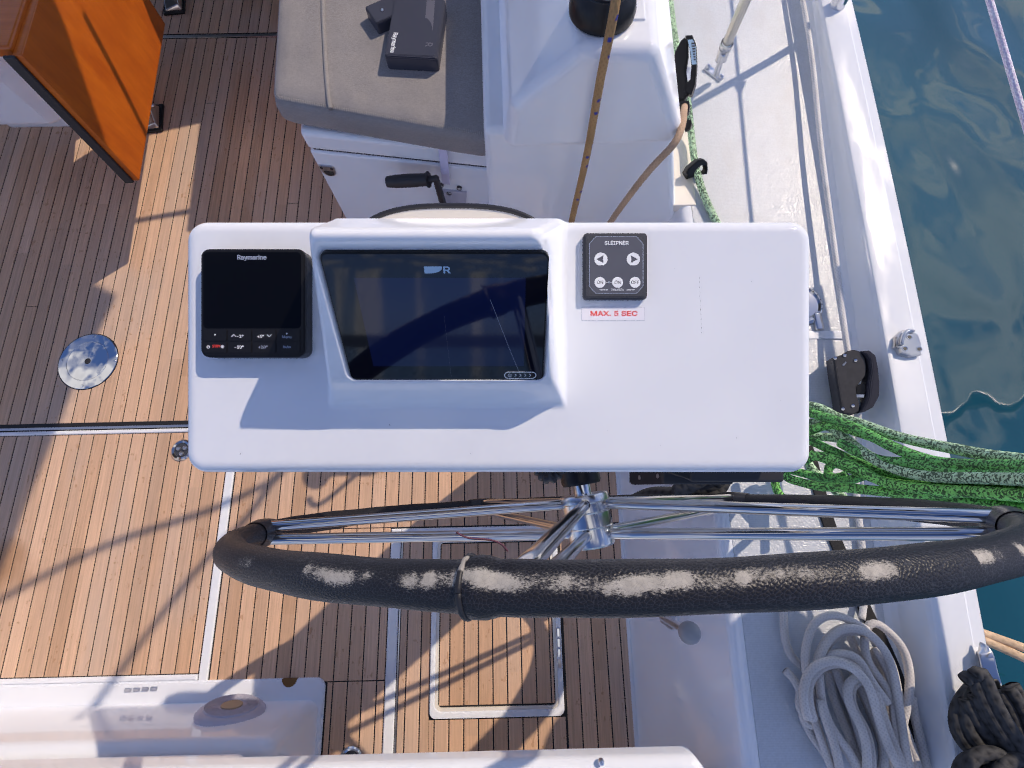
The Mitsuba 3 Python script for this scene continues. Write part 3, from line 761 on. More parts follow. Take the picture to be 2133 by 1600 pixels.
stl = part(stk, 'label', mv(ext(rpoly(-.0337, .0337, -.0070, .0070, .001), .0003), KP), STICK)
text(stl, 'lettering', 'MAX. 5 SEC', KP, .0008, .0004, .0002, .0050, REDP, True, width=.0500, label='red lettering')

# ------------------------------------------------------------------ steering wheel
WC, WT, WY, WR, WTUBE = np.array([.1316, .0123, .9576]), .0972, .0111, .54, .0182
E1 = np.array([math.cos(WY), math.sin(WY), 0]); E2 = np.array([-math.sin(WY) * math.sin(WT), -math.sin(WT) * math.cos(WY), math.cos(WT)]); E3 = np.cross(E1, E2)   # E3 points aft
if E3[1] > 0: E3 = -E3
rim_at = lambda a, rr=WR, ax=0.0: WC + rr * (math.cos(math.radians(a)) * E1 + math.sin(math.radians(a)) * E2) + ax * E3
wheel = thing('steering_wheel', 'large stainless steering wheel with a worn black leather rim', 'steering wheel')
NA, NB = 720, 40; SEAM = 107.5; SPK_A = (31, 103.5, 175, 247, 319)


def swell(a):
    s = .0034 * math.exp(-((a - 106.6) / 1.25) ** 4)
    for q in SPK_A:
        dlt = (a - q + 180) % 360 - 180; s += .0011 * math.exp(-(dlt / 2.2) ** 2)
    return s + .0007 * math.sin(a * .37) * math.sin(a * .11 + 1)


V, UV = [], []
for i in range(NA + 1):
    a = i / NA * 360
    for j in range(NB + 1):
        ph = (j / NB - .5) * 2 * math.pi; rt = WTUBE + swell(a)
        V.append(rim_at(a, WR + rt * math.cos(ph), -rt * math.sin(ph))); UV.append((a / 360, j / NB))
rimm = grid(np.array(V).reshape(NA + 1, NB + 1, 3))
if (rimm.face_normals[:400] * (rimm.triangles_center[:400] - rim_at(2))).sum() < 0: rimm.invert()
wr_ = part(wheel, 'leather_rim', rimm, HIDE, True, np.array(UV), label='worn black leather on the rim, rubbed pale along the top')
for a in (SEAM,):
    ring = [rim_at(a, WR + (WTUBE + .0026) * math.cos(t), -(WTUBE + .0026) * math.sin(t)) for t in np.linspace(0, 2 * math.pi, 40)]
    part(wr_, 'seam_ring', tube(ring, .0024, 10), bs('worn_seam', lambda p, n, uv: mix((.014, .014, .017), (.30, .28, .25), smoothstep(.58, .72, fbm(p.x * 160, p.y * 160, p.z * 160, 2)) * smoothstep(WC[1] - WT * .54 - .006, WC[1] - WT * .54 + .012, p.y)), .5))
thr = [rim_at(104.5, WR - .004, -.024) + np.array(q) for q in [(0, 0, 0), (-.006, .006, .004), (-.018, .009, .008), (-.028, .010, .010), (-.036, .014, .012)]]
part(wr_, 'loose_thread', tube(path(thr, .003), .0007, 6), bs('thread_dark', (.10, .03, .05), .7))
for q in SPK_A:
    for k, ax0 in enumerate((-.027, .023)):
        a0, a1 = rim_at(q, .034, ax0), rim_at(q, WR - .006, -.010 if k == 0 else .010)
        part(wheel, 'spoke', tube([a0 + (a1 - a0) * t for t in np.linspace(0, 1, 12)], .0088, 20), CHROME)
    V, UV = [], []
    for i in range(25):
        a = q + (i / 24 - .5) * 8.0; e = abs(i / 24 - .5) * 2
        for j in range(25):
            ph = (j / 24) * 2 * math.pi; rt = WTUBE + .0016 + .0015 * (1 - e ** 4) + swell(a)
            V.append(rim_at(a, WR + rt * math.cos(ph), -rt * math.sin(ph)))
    cm_ = grid(np.array(V).reshape(25, 25, 3))
    if (cm_.face_normals * (cm_.triangles_center - rim_at(q))).sum() < 0: cm_.invert()
    if q != 103.5: part(wheel, 'leather_collar', cm_, RUBBER, 40)
HM = frame(WC, E1, E3 + .13 * RT)
part(wheel, 'hub', mv(lathe([(0, -.043), (.0415, -.043), (.043, -.040), (.043, -.030), (.0405, -.028), (.0400, -.014), (.0412, -.0125), (.0400, -.011), (.0400, .011), (.0412, .0125), (.0400, .014), (.0400, .030), (.0385, .042), (.036, .045), (0, .0455)], 64), HM), bs('hub_steel', (.70, .68, .66), .17, metallic=1.0), 30)
part(wheel, 'shaft', mv(cyl(.0148, .05, 40, -.08), HM), CHROMEW, 30)
bt = thing('shaft_housing', 'black round bearing housing between console and wheel hub', 'bearing housing')
part(bt, 'sleeve', mv(lathe([(0, -.14), (.0345, -.14), (.0345, -.066), (.0325, -.060), (0, -.0595)], 56), HM), BLACK, 30)

# ------------------------------------------------------------------ under the console: control box, bracket, hose, rope, throttle


def on_plane(x, y, M):
    q = ray(x, y); n = M[:3, 2]; return CAM + q * (((M[:3, 3] - CAM) @ n) / (q @ n))


def px_poly(pts, M):
    L = np.array([(np.linalg.inv(M) @ np.append(on_plane(x, y, M), 1))[:2] for x, y in pts]); return Polygon(L).buffer(0)


def wall_frame(y, lift=0.0):
    f, e = np.array([X_FOOT(y) + .004, 0, .01]), np.array([X_EDGE(y) - .008, 0, Z_DECK - .03]); t = (e - f) / np.linalg.norm(e - f)
    n = np.cross(t, (0, 1, 0)); n = n if n[0] < 0 else -n
    return frame(np.array([f[0], y, f[2]]) + n * lift, (0, 1, 0), n)


WF = wall_frame(.15, .004)
brk = thing('wall_bracket', 'black bracket strip with three screws on the white wall below the console', 'bracket')
brp = part(brk, 'plate', mv(bevel(px_poly([(1316, 984), (1316, 1004), (1322, 1010), (1470, 1006), (1470, 940), (1316, 940)], WF), .010, .002), WF), MATB, 30)
for q in ((1338, 995), (1376, 992), (1419, 989)):
    part(brp, 'screw', mv(lathe([(0, .0), (.0075, 0), (.0075, .0115), (.003, .0118), (.0028, .0102), (0, .0102)], 24), frame(on_plane(*q, WF), (0, 1, 0), WF[:3, 2])), CHROMEW, 30)
cb_ = thing('control_box', 'black box fixed below the right end of the console', 'control box')
part(cb_, 'body', mv(balls([(u, v, w) for u in (.218, .322) for v in (-.114, -.04) for w in (-.105, -.066)], .004, False), PANEL), MATB, 40)
part(cb_, 'side_lug', mv(balls([(.196, -.108, -.10), (.196, -.04, -.10), (.196, -.108, -.085), (.196, -.04, -.085), (.216, -.113, -.105), (.216, -.04, -.105), (.216, -.113, -.068), (.216, -.04, -.068)], .003, False), PANEL), BLACK, 40)
part(cb_, 'base_plate', mv(balls([(u, v, w) for u in (.20, .285) for v in (-.128, -.04) for w in (-.125, -.118)], .003, False), PANEL), MATB, 40)
hose = path([atd(1116, 960, .80), atd(1128, 986, .80), atd(1146, 994, .79), atd(1162, 984, .79), atd(1168, 962, .78)], .002)
solo('ribbed_hose', tube(hose, .0095 + .0013 * np.sign(np.sin(np.arange(len(hose)) * 1.6)), 16), RUBBER, 'black ribbed hose end below the console, beside the shaft housing', 'hose')
lash = thing('black_rope_loop', 'thick black braided rope doubled over the edge of the white wall', 'rope')
zz = lambda P, zs: [at(x, y, z) for (x, y), z in zip(P, zs)]
part(lash, 'strand', tube(path(zz([(1325, 1043), (1360, 1030), (1410, 1030), (1460, 1020), (1494, 1000), (1500, 985)], [.34, .40, .48, .53, .56, .58]), .01), .021, 14), R_BLACK)
part(lash, 'strand', tube(path(zz([(1370, 1045), (1420, 1044), (1470, 1038), (1498, 1016), (1508, 990), (1500, 960)], [.38, .47, .53, .545, .555, .58]), .01), .020, 14), R_BLACK)
part(lash, 'strand', tube(path(zz([(1410, 1024), (1440, 1010), (1462, 996), (1470, 975)], [.53, .56, .58, .6]), .01), .019, 14), R_BLACK)

thr_ = thing('throttle_lever', 'grey ball knob on a throttle lever at the white wall', 'lever')
kc = at(1436, 1318, .530); WK = wall_frame(kc[1] + .02, .002); rc_ = on_plane(1400, 1285, WK)
part(thr_, 'knob', mv(trimesh.creation.icosphere(subdivisions=4, radius=.0262), trimesh.transformations.translation_matrix(kc)), KNOB, True)
part(thr_, 'stem', balls([kc, rc_ + WK[:3, 2] * .03], [.010, .012]), CHROMEW, 60)
part(thr_, 'mount', mv(lathe([(0, 0), (.034, 0), (.033, .012), (.024, .022), (.016, .034), (0, .036)], 40), frame(rc_, (0, 1, 0), WK[:3, 2])), CHROMEW, 35)

# ------------------------------------------------------------------ fittings on the sole


def sole_frame(x, y, z=0.0): return frame(at(x, y, z), (1, 0, 0), (0, 0, 1))


M = sole_frame(184, 753); dp = thing('deck_plate', 'round polished deck plate with four screws set in the teak', 'deck plate')
PLATE = bs('polished_plate', (.70, .68, .66), lambda p, n, uv: .03 + .16 * smoothstep(.5, .8, fbm(p.x * 45, p.y * 30, 0, 4)), (lambda p, n, uv: noise(p.x * 14, p.y * 14, 2) * .0016 + noise(p.x * 40, p.y * 40, 5) * .0002, .002), metallic=1.0)
dpf = part(dp, 'flange', mv(lathe([(0, -.003), (.1120, -.003), (.1120, .0022), (.1105, .0034), (.0800, .0036), (.0792, .0026), (.0780, .0026), (.0772, .0036), (.012, .0034), (.012, -.002), (0, -.002)], 96), M), PLATE, 25)
part(dp, 'seal', mv(lathe([(.110, -.002), (.1155, -.002), (.1150, .0012), (.110, .0012)], 96), M), RUBBER, 25)
part(dp, 'centre_socket', mv(cyl(.0118, .004, 8, -.001), M), MATB)
for x, y in ((197, 703), (240, 752), (172, 805), (130, 752)):
    part(dpf, 'screw', mv(lathe([(0, .002), (.0062, .002), (.0062, .0040), (.0045, .0052), (.0016, .0052), (.0014, .0042), (0, .0042)], 24), sole_frame(x, y)), CHROMEW, 30)
for x, y, lab, r in ((380, 938, 'small round chrome fitting in the teak, half hidden by the console corner', .040), (732, 1580, 'small round chrome fitting in the teak by the helm seat', .036)):
    M = sole_frame(x, y); pf = thing('sole_fitting', lab, 'deck fitting')
    part(pf, 'ring', mv(lathe([(r * .62, 0), (r, 0), (r * .98, .005), (r * .85, .009), (r * .68, .006), (r * .62, .001)], 48), M), CHROME, 35)
    part(pf, 'cup', mv(cyl(r * .64, .003, 32), M), DGREY)
    for k in range(3):
        part(pf, 'lobe', mv(balls([(r * .34 * math.cos(2.1 * k + .6), r * .34 * math.sin(2.1 * k + .6), .004)], r * .22), M), CHROME, True)
for i, (x, y, lab) in enumerate(((318, 250, 'chrome folding bracket on the teak beside the lower edge of the table leaf'), (366, 8, 'chrome folding bracket on the teak at the top edge, beyond the table leaf'))):
    M = frame(at(x, y, 0), (1, .12, 0), (0, 0, 1)); fb = thing('floor_bracket', lab, 'bracket', 'chrome brackets on the sole')
    part(fb, 'pad', mv(rbox(.10, .15, .012, .004), M), BLACK, 40)
    part(fb, 'wedge', mv(balls([(-.030, .05, .016), (.030, .05, .016), (-.030, -.055, .014), (.034, -.055, .014), (-.018, .02, .060), (.020, .02, .060), (.030, -.05, .03)], .007), M), CHROME, 40)
    part(fb, 'pin', mv(balls([(-.034, .018, .058), (.038, .018, .058)], .009), M), CHROMEW, 50)
    part(fb, 'cap', mv(balls([(-.01, .078, .03)], .022), M), LAV, True)

# ------------------------------------------------------------------ cockpit table
t1, t2, t3 = at(276, 374, .28), at(331, 50, .28), at(30, 116, .752)
xl = (t1[0] + t3[0]) / 2
tab = thing('cockpit_table', 'varnished orange wooden cockpit table with its leaf hanging down', 'table')
def quad_slab(P, th):
    n = np.cross(P[1] - P[0], P[3] - P[0]); n = n / np.linalg.norm(n)
    return balls([p + n * q for p in P for q in (0.0, th)], .004, False)
lf = [np.array(t1), np.array(t2), np.array([t2[0] + .02, t2[1], .75]), np.array([t3[0], t3[1], .752])]
part(tab, 'hanging_leaf', quad_slab(lf, .020), WOOD, 40)
part(tab, 'leaf_edge', balls([lf[0] + (0, -.008, 0), lf[3] + (0, -.008, 0), lf[0] + (-.022, -.008, 0), lf[3] + (-.022, -.008, 0)], .0062, False), MATB, 40, label='black edge band of the leaf')
part(tab, 'top', slab([(xl - .9, t3[1] + .02), (xl - .01, t3[1] + .02), (xl - .01, t2[1] + .05), (xl - .9, t2[1] + .05)], .735, .768, .008), WOOD, 40)
bx = at(108, 262, .30)
part(tab, 'body', balls([(x, y, z) for x in (bx[0] - .62, bx[0] + .0) for y in (bx[1] + .02, t2[1] - .02) for z in (.325, .70)] + [(bx[0] + .06, bx[1] + .05, z) for z in (.33, .70)], .025), GEL, 40)
part(tab, 'pedestal', slab([(bx[0] - .5, bx[1] + .30), (bx[0] - .12, bx[1] + .30), (bx[0] - .12, bx[1] + .65), (bx[0] - .5, bx[1] + .65)], -.01, .34, .02), GEL, 40)

# ------------------------------------------------------------------ ropes and hardware on the side deck
solo('winch_sheet', tube(path([aty(1287, -90, .93), aty(1284, -10, .885), aty(1268, 80, .862), aty(1248, 180, .862), aty(1227, 300, .865), aty(1205, 400, .87), aty(1191, 460, .87), aty(1180, 520, .86)], .01), .0088, 12), R_BROWN, 'brown rope with blue flecks hanging from the winch in front of the plinth', 'rope')
solo('tan_rope', tube(path([aty(1426, 222, 1.04), aty(1424, 238, .99), aty(1419, 268, .91), aty(1405, 298, .873), aty(1372, 334, .865), aty(1330, 383, .87), aty(1277, 455, .89), aty(1240, 510, .89)], .01), .0088, 12), R_TAN, 'plain tan rope running from the black block down into the cockpit', 'rope')
gz = Z_DECK + .016
solo('green_sheet', tube(path([at(1388, -60, .53), at(1398, 20, .54), at(1408, 90, .58), at(1425, 170, .60), at(1434, 225, .57), at(1440, 280, .535), at(1447, 335, .535), at(1456, 375, .525), at(1472, 420, gz), at(1492, 462, gz), at(1520, 520, gz)], .01), .0112, 12), R_GREEN2, 'green flecked rope running along the deck through the black block and eye', 'rope')
solo('furling_line', tube(path([at(1664, -40, .548), at(1690, 110, .55), at(1708, 285, .55), at(1729, 450, .55), at(1751, 620, .552), at(1764, 720, .56), at(1772, 760, .56), at(1780, 800, .555), at(1786, 850, .55), at(1789, 900, .53), at(1784, 1000, .515), at(1788, 1070, .515), at(1797, 1150, .515), at(1802, 1220, .52), at(1795, 1290, .53)], .008), .0078, 12), R_WHITE, 'pale grey line running along the gutter and through the black clutch', 'rope')
strap = [at(x, y, Z_DECK + .008) for x, y in [(1680, 930), (1697, 985), (1714, 1050), (1733, 1108), (1757, 1165), (1785, 1230), (1812, 1290), (1838, 1340), (1866, 1405), (1890, 1480), (1910, 1560), (1925, 1640)]]
solo('safety_strap', tube(path(strap, .01), 1.0, 16, flat=(.0165, .0022), ref=(0, 0, 1)), WEB, 'flat black webbing strap lying along the white deck', 'strap')

# block with swivel
BF = frame(at(1428, 150, .74), RT, (-.45, -.35, .82)); blk = thing('mainsheet_block', 'black rope block with a pale blue label at the edge of the plinth', 'block')
pz = lambda P, s, ox, oy: [(ox + x / s, oy + y / s) for x, y in P]
part(blk, 'cheek', mv(bevel(px_poly(pz([(100, 370), (150, 230), (200, 140), (240, 110), (270, 150), (275, 300), (250, 450), (262, 560), (270, 700), (235, 760), (165, 770), (130, 560)], 5, 1380, 60), BF), .016, .007, 4), BF), BLACK, 45)
BF2 = frame((BF @ [0, 0, -.004, 1])[:3], BF[:3, 0], BF[:3, 2])
blf = part(blk, 'frame', mv(bevel(px_poly(pz([(245, 108), (320, 105), (355, 190), (366, 400), (350, 600), (310, 720), (258, 700), (262, 600), (300, 560), (310, 420), (292, 260), (270, 160)], 5, 1380, 60), BF2), .024, .004, 3), BF2), BLACK, 45)
BF3 = frame((BF @ [0, 0, .021, 1])[:3], BF[:3, 0], BF[:3, 2])
part(blf, 'label', mv(ext(px_poly(pz([(262, 118), (318, 112), (345, 190), (354, 372), (305, 374), (292, 250)], 5, 1380, 60), BF3), .0012), BF3), LBLUE, label='pale blue label on the block')
for q in range(7): part(blf, 'label_mark', mv(ext(px_poly(pz([(300 + q * 4, 150 + q * 28), (335 + q * 2, 145 + q * 28), (337 + q * 2, 160 + q * 28), (303 + q * 4, 164 + q * 28)], 5, 1380, 60), BF3), .0016), BF3), DARKP)
part(blk, 'sheave', mv(cyl(.018, .012, 32, -.008), frame(on_plane(1431, 155, BF), RT, BF[:3, 2])), CHROMEW, 30)
part(blk, 'swivel', mv(bevel(px_poly(pz([(165, 780), (280, 770), (290, 830), (275, 900), (215, 930), (170, 900)], 5, 1380, 60), BF), .018, .005), BF), BLACK, 45)
part(blk, 'cam', mv(bevel(px_poly(pz([(262, 960), (300, 965), (312, 1000), (295, 1050), (240, 1080), (232, 1040)], 5, 1380, 60), BF), .016, .005), BF), BLACK, 45)

eye = thing('fairlead', 'small black deck eye with the green rope passing through', 'fairlead')
EF = frame(at(1446, 351, .525), (.93, .37, 0), (.2, -.75, .62))
part(eye, 'ring', mv(bevel(px_poly(pz([(215, 1490), (235, 1440), (330, 1360), (395, 1345), (435, 1380), (440, 1450), (430, 1500), (300, 1520), (235, 1528)], 5, 1380, 60), EF).difference(px_poly(pz([(340, 1440), (375, 1410), (415, 1415), (420, 1460), (395, 1495), (350, 1490)], 5, 1380, 60), EF)), .022, .005), EF), BLACK, 45)
part(eye, 'foot', mv(rbox(.055, .03, .012, .004), frame(at(1440, 362, Z_DECK + .002), (.93, .37, 0), (0, 0, 1))), BLACK, 40)

# clutch on the gutter edge
CF = frame(at(1780, 800, .585), RT, (-.30, -.12, .95)); clu = thing('rope_clutch', 'black rope clutch with its lever open on the deck edge', 'rope clutch')
q7 = lambda P: [(1560 + x / 3.333, 480 + y / 3.333) for x, y in P]
CFb = frame((CF @ [0, 0, -.066, 1])[:3], CF[:3, 0], CF[:3, 2])
body_ = px_poly(q7([(585, 880), (650, 862), (690, 835), (735, 825), (780, 842), (808, 890), (818, 950), (812, 1005), (785, 1040), (745, 1088), (752, 1150), (770, 1200), (768, 1255), (720, 1280), (655, 1275), (640, 1245), (600, 1000)]), CF)
cls = part(clu, 'side_plate', mv(bevel(body_, .066, .006, 4), CFb), bs('clutch_grey', lambda p, n, uv: mi.Color3f(.034, .033, .037) * (.8 + .4 * fbm(p.x * 120, p.y * 120, 0, 3)), .5), 45)
CFc = frame((CF @ [0, 0, -.050, 1])[:3], CF[:3, 0], CF[:3, 2])
lev = px_poly(q7([(775, 838), (835, 835), (878, 870), (895, 960), (905, 1060), (902, 1150), (862, 1228), (805, 1258), (765, 1268), (800, 1200), (815, 1150), (822, 1060), (835, 990), (825, 900)]), CF)
part(clu, 'lever', mv(bevel(lev, .058, .009, 4), CFc), bs('clutch_lever', (.022, .022, .034), .38), 45)
part(clu, 'cam_block', mv(bevel(px_poly(q7([(745, 1085), (775, 1065), (815, 1060), (822, 1110), (808, 1135), (748, 1135)]), CF), .044, .003), CFc), BLACK, 40)
part(clu, 'cam_steel', mv(bevel(px_poly(q7([(748, 1137), (808, 1137), (805, 1158), (752, 1156)]), CF), .045, .002), CFc), CHROMEW, 40)
CFl = frame((CF @ [0, 0, .0005, 1])[:3], CF[:3, 0], CF[:3, 2])
for x, y in ((598, 888), (665, 868), (740, 903), (722, 1218), (652, 1240)):
    part(cls, 'screw', mv(lathe([(0, 0), (.0042, 0), (.0040, .0016), (.0018, .0018), (.0016, .001), (0, .001)], 16), frame(on_plane(1560 + x / 3.333, 480 + y / 3.333, CFl), RT, CF[:3, 2])), CHROMEW, 30)
o_ = on_plane(1560 + 664 / 3.333, 480 + 925 / 3.333, CFl); TF = frame(o_, RT * .65 + np.cross(CF[:3, 2], RT) * .76, CF[:3, 2])
text(cls, 'lettering', 'MAX', TF, 0, 0, 0, .0042, GREYW, True)

# pad eye on the gunwale, deck filler, stanchion, strut
PF = frame(at(1884, 722, ZG + .003), RT * 1.0, (.02, 0, 1)); pe = thing('pad_eye', 'chrome pad eye with three screws on the gunwale', 'pad eye')
po = unary_union([px_poly([(1860, 725), (1862, 705), (1874, 693), (1890, 692), (1904, 702), (1910, 720), (1909, 728), (1880, 722), (1868, 729)], PF), Point(0, 0).buffer(.001), px_poly([(1866, 724), (1905, 724), (1911, 741), (1890, 744), (1870, 738)], PF)]).buffer(.004).buffer(-.001)
pep = part(pe, 'plate', mv(bevel(po, .014, .006, 4), PF), CHROME, 40)
for x, y in ((1877, 730), (1906, 731), (1886, 706)):
    part(pep, 'screw', mv(lathe([(0, .013), (.0085, .013), (.0080, .0150), (.0065, .0150), (.0050, .0138), (0, .0138)], 24), frame(on_plane(x, y, PF), RT, PF[:3, 2])), CHROMEW, 30)
    part(pep, 'screw_hole', mv(cyl(.0045, .0146, 16), frame(on_plane(x, y, PF), RT, PF[:3, 2])), MATB)
arcp = [on_plane(1867 + 18 * (1 - math.cos(t)), 726 - 32 * math.sin(t), PF) + PF[:3, 2] * .017 for t in np.linspace(.1, 2.0, 14)]
part(pe, 'loop', tube(path(arcp, .004), .0052, 12), CHROME)
M = frame(at(1666, 636, Z_DECK + .004), (1, 0, 0), (0, 0, 1)); fl = thing('deck_filler', 'chrome deck filler cap half hidden by the right edge of the console', 'deck filler')
part(fl, 'flange', mv(lathe([(0, 0), (.064, 0), (.066, .002), (.064, .006), (.055, .009), (.050, .006), (.046, .006), (.044, .010), (0, .011)], 72), M), CHROME, 25)
part(fl, 'rim_print', mv(lathe([(.0565, .0088), (.0605, .0078), (.0605, .0084), (.0565, .0094)], 72), M), CHROMEW, 25)
part(fl, 'lug', mv(rbox(.024, .055, .012, .005, (.040, -.055, 0)), M), CHROME, 40)
for k in range(9):
    a = math.radians(-62 + 15 * k); part(fl, 'mark', mv(ext(Polygon([(-.0016, -.0022), (.0016, -.0022), (.0016, .0022), (-.0016, .0022)]), .0004), frame((M @ [.0585 * math.cos(a), .0585 * math.sin(a), .0088, 1])[:3], (-math.sin(a), math.cos(a), 0), (0, 0, 1))), DARKP)

sb, s1_ = at(1489, 163, .515), at(1512, 96, .62); s2_ = s1_ + (at(1553, 0, .80) - s1_) * 1.7
stt = thing('strut', 'beige metal strut with a toggle foot rising from the deck', 'strut')
part(stt, 'tube', tube([s1_ + (s2_ - s1_) * t for t in np.linspace(0, 1, 8)], .0150, 20), bs('strut_metal', (.60, .57, .51), .25, metallic=.6))
part(stt, 'collar', tube([s1_ - (s2_ - s1_) * .02, s1_ + (s2_ - s1_) * .06], .0195, 20), CHROMEW)
dv = (s1_ - sb) / np.linalg.norm(s1_ - sb)
part(stt, 'fork', cat(balls([s1_ + RT * .012, sb + dv * .06 + RT * .011], .0072), balls([s1_ - RT * .012, sb + dv * .06 - RT * .011], .0072)), CHROMEW, 50)
part(stt, 'toggle', balls([sb + dv * .075, sb + dv * .015], .0095), CHROMEW, 50)
part(stt, 'foot_plate', mv(rbox(.075, .026, .008, .003), frame(at(1486, 155, Z_DECK + .002), (.62, -.72, 0), (0, 0, 1))), CHROMEW, 40)
for q in (-1, 1): part(stt, 'bolt', mv(balls([(q * .029, 0, .010)], .009), frame(at(1486, 155, Z_DECK + .002), (.62, -.72, 0), (0, 0, 1))), CHROMEW, True)
gb = np.array([X_GUT(1.62) + .05, 1.66, ZG - .01]); sh = at(1420, 232, Z_DECK); gt = np.array([sh[0] + SUN[0] / SUN[2] * .62, sh[1] + SUN[1] / SUN[2] * .62, Z_DECK + .62])
stn = thing('stanchion', 'stainless stanchion on the gunwale at the top of the view', 'stanchion')
part(stn, 'post', tube(path([gb, gb + (gt - gb) * .12 + np.array([.02, .02, 0]), gb + (gt - gb) * .3 + np.array([.012, .01, 0]), gt], .02), .0135, 18), CHROME)
part(stn, 'socket', balls([gb, gb + (0, 0, .05)], [.026, .020]), CHROMEW, 50)
def lift(x, y, h): p = at(x, y, Z_DECK); return np.array([p[0] + SUN[0] / SUN[2] * h, p[1] + SUN[1] / SUN[2] * h, Z_DECK + h])
l0, l1 = at(2061, 0, 1.07), at(2134, 250, 1.04)
LL = [l0 + (l0 - l1) * 1.0, l0, l1, l1 + (l1 - l0) * 3.5]
solo('lifeline', tube(path(LL, .03), .0062, 10), R_VIOLET, 'thin white and violet lifeline over the water at the top right', 'lifeline')

solo('lifeline', tube(path([lift(1515, -60, .62), lift(1537, 190, .62), lift(1560, 440, .62), lift(1634, 1120, .62), lift(1690, 1500, .62)], .03), .0058, 10), CHROMEW, 'upper wire lifeline running aft past the gunwale', 'lifeline')
part(stn, 'line_hook', balls([lift(1528, 176, .62), lift(1538, 196, .62), lift(1546, 176, .62)], .007, False), CHROMEW)
# green rope hank, hanging from the rail on the right
gh = thing('green_rope_hank', 'big hank of green flecked rope spread over the deck edge and the water', 'rope hank')
g8 = lambda P: [(1413 + x / 2.963, 560 + y / 2.963) for x, y in P]
GREENS = [([(790, 840), (900, 870), (970, 910), (1080, 940), (1250, 1000), (1450, 1060), (1700, 1110), (1900, 1150), (2133, 1180), (2500, 1240)], 1, 0),
          ([(780, 880), (900, 915), (1000, 945), (1150, 1010), (1300, 1090), (1500, 1170), (1650, 1200), (1900, 1215), (2133, 1222), (2500, 1260)], 0, .01),
          ([(780, 950), (900, 965), (1000, 1020), (1100, 1100), (1250, 1190), (1400, 1225), (1700, 1235), (2133, 1240), (2500, 1260)], 0, .03),
          ([(790, 1010), (950, 962), (1050, 990), (1200, 1040), (1400, 1130), (1600, 1195), (1800, 1250), (2133, 1290), (2500, 1320)], 0, 0),
          ([(790, 1035), (1000, 1050), (1150, 1140), (1300, 1220), (1500, 1275), (1800, 1290), (2133, 1300), (2500, 1330)], 2, -.03),
          ([(800, 1055), (900, 1100), (1050, 1170), (1200, 1230), (1400, 1285), (1700, 1315), (2133, 1335), (2500, 1370)], 1, .01),
          ([(780, 1190), (820, 1160), (900, 1158), (1000, 1190), (1100, 1225), (1250, 1310), (1440, 1350), (1700, 1370), (2133, 1400), (2500, 1450)], 0, 0),
          ([(700, 1235), (640, 1240), (660, 1280), (750, 1315), (850, 1340), (1000, 1350), (1200, 1368), (1500, 1385), (1800, 1375), (2133, 1372), (2500, 1400)], 1, 0),
          ([(690, 1215), (630, 1240), (598, 1300), (610, 1370), (665, 1430), (760, 1470)], 2, -.05),
          ([(660, 1235), (720, 1250), (800, 1270), (950, 1305), (1100, 1292), (1200, 1262), (1350, 1272), (1500, 1310), (1900, 1340), (2133, 1350)], 2, -.02),
          ([(790, 1160), (815, 1220), (860, 1270), (930, 1330), (1000, 1400), (1060, 1440)], 2, -.06),
          ([(1330, 1440), (1450, 1425), (1600, 1420), (1900, 1445), (2133, 1480), (2500, 1540)], 2, -.03),
          ([(1000, 1180), (940, 1215), (920, 1260), (960, 1290), (1040, 1270)], 2, -.05),
          ([(1500, 1405), (1750, 1412), (1950, 1430), (2133, 1440), (2500, 1490)], 0, -.01),
          ([(1000, 1075), (1150, 1150), (1300, 1190), (1450, 1200), (1700, 1262), (2133, 1275), (2500, 1300)], 1, 0),
          ([(820, 1145), (1000, 1210), (1200, 1290), (1350, 1330), (1600, 1345), (2133, 1360), (2500, 1390)], 0, 0)]
for gi, (P, m_, dz) in enumerate(GREENS):
    pts = []; lay_ = (0, .024, -.024, .012, .046, -.036, .024, 0, -.03, -.046, -.04, -.02, -.01, -.03, .03, -.02)[gi]
    for x, y in g8(P):
        z = .66 + max(0, x - 1640) / 493 * .44 + dz * .4 + lay_ * (.5 + max(0, x - 1640) / 700)
        if m_ == 2 and x < 1780: z -= .05
        pts.append(at(x, y, z))
    part(gh, 'strand', tube(path(pts, .012), .0100, 14), (R_GREEN, R_GREEN2, R_GREEN3)[(gi * 2 + m_) % 3])

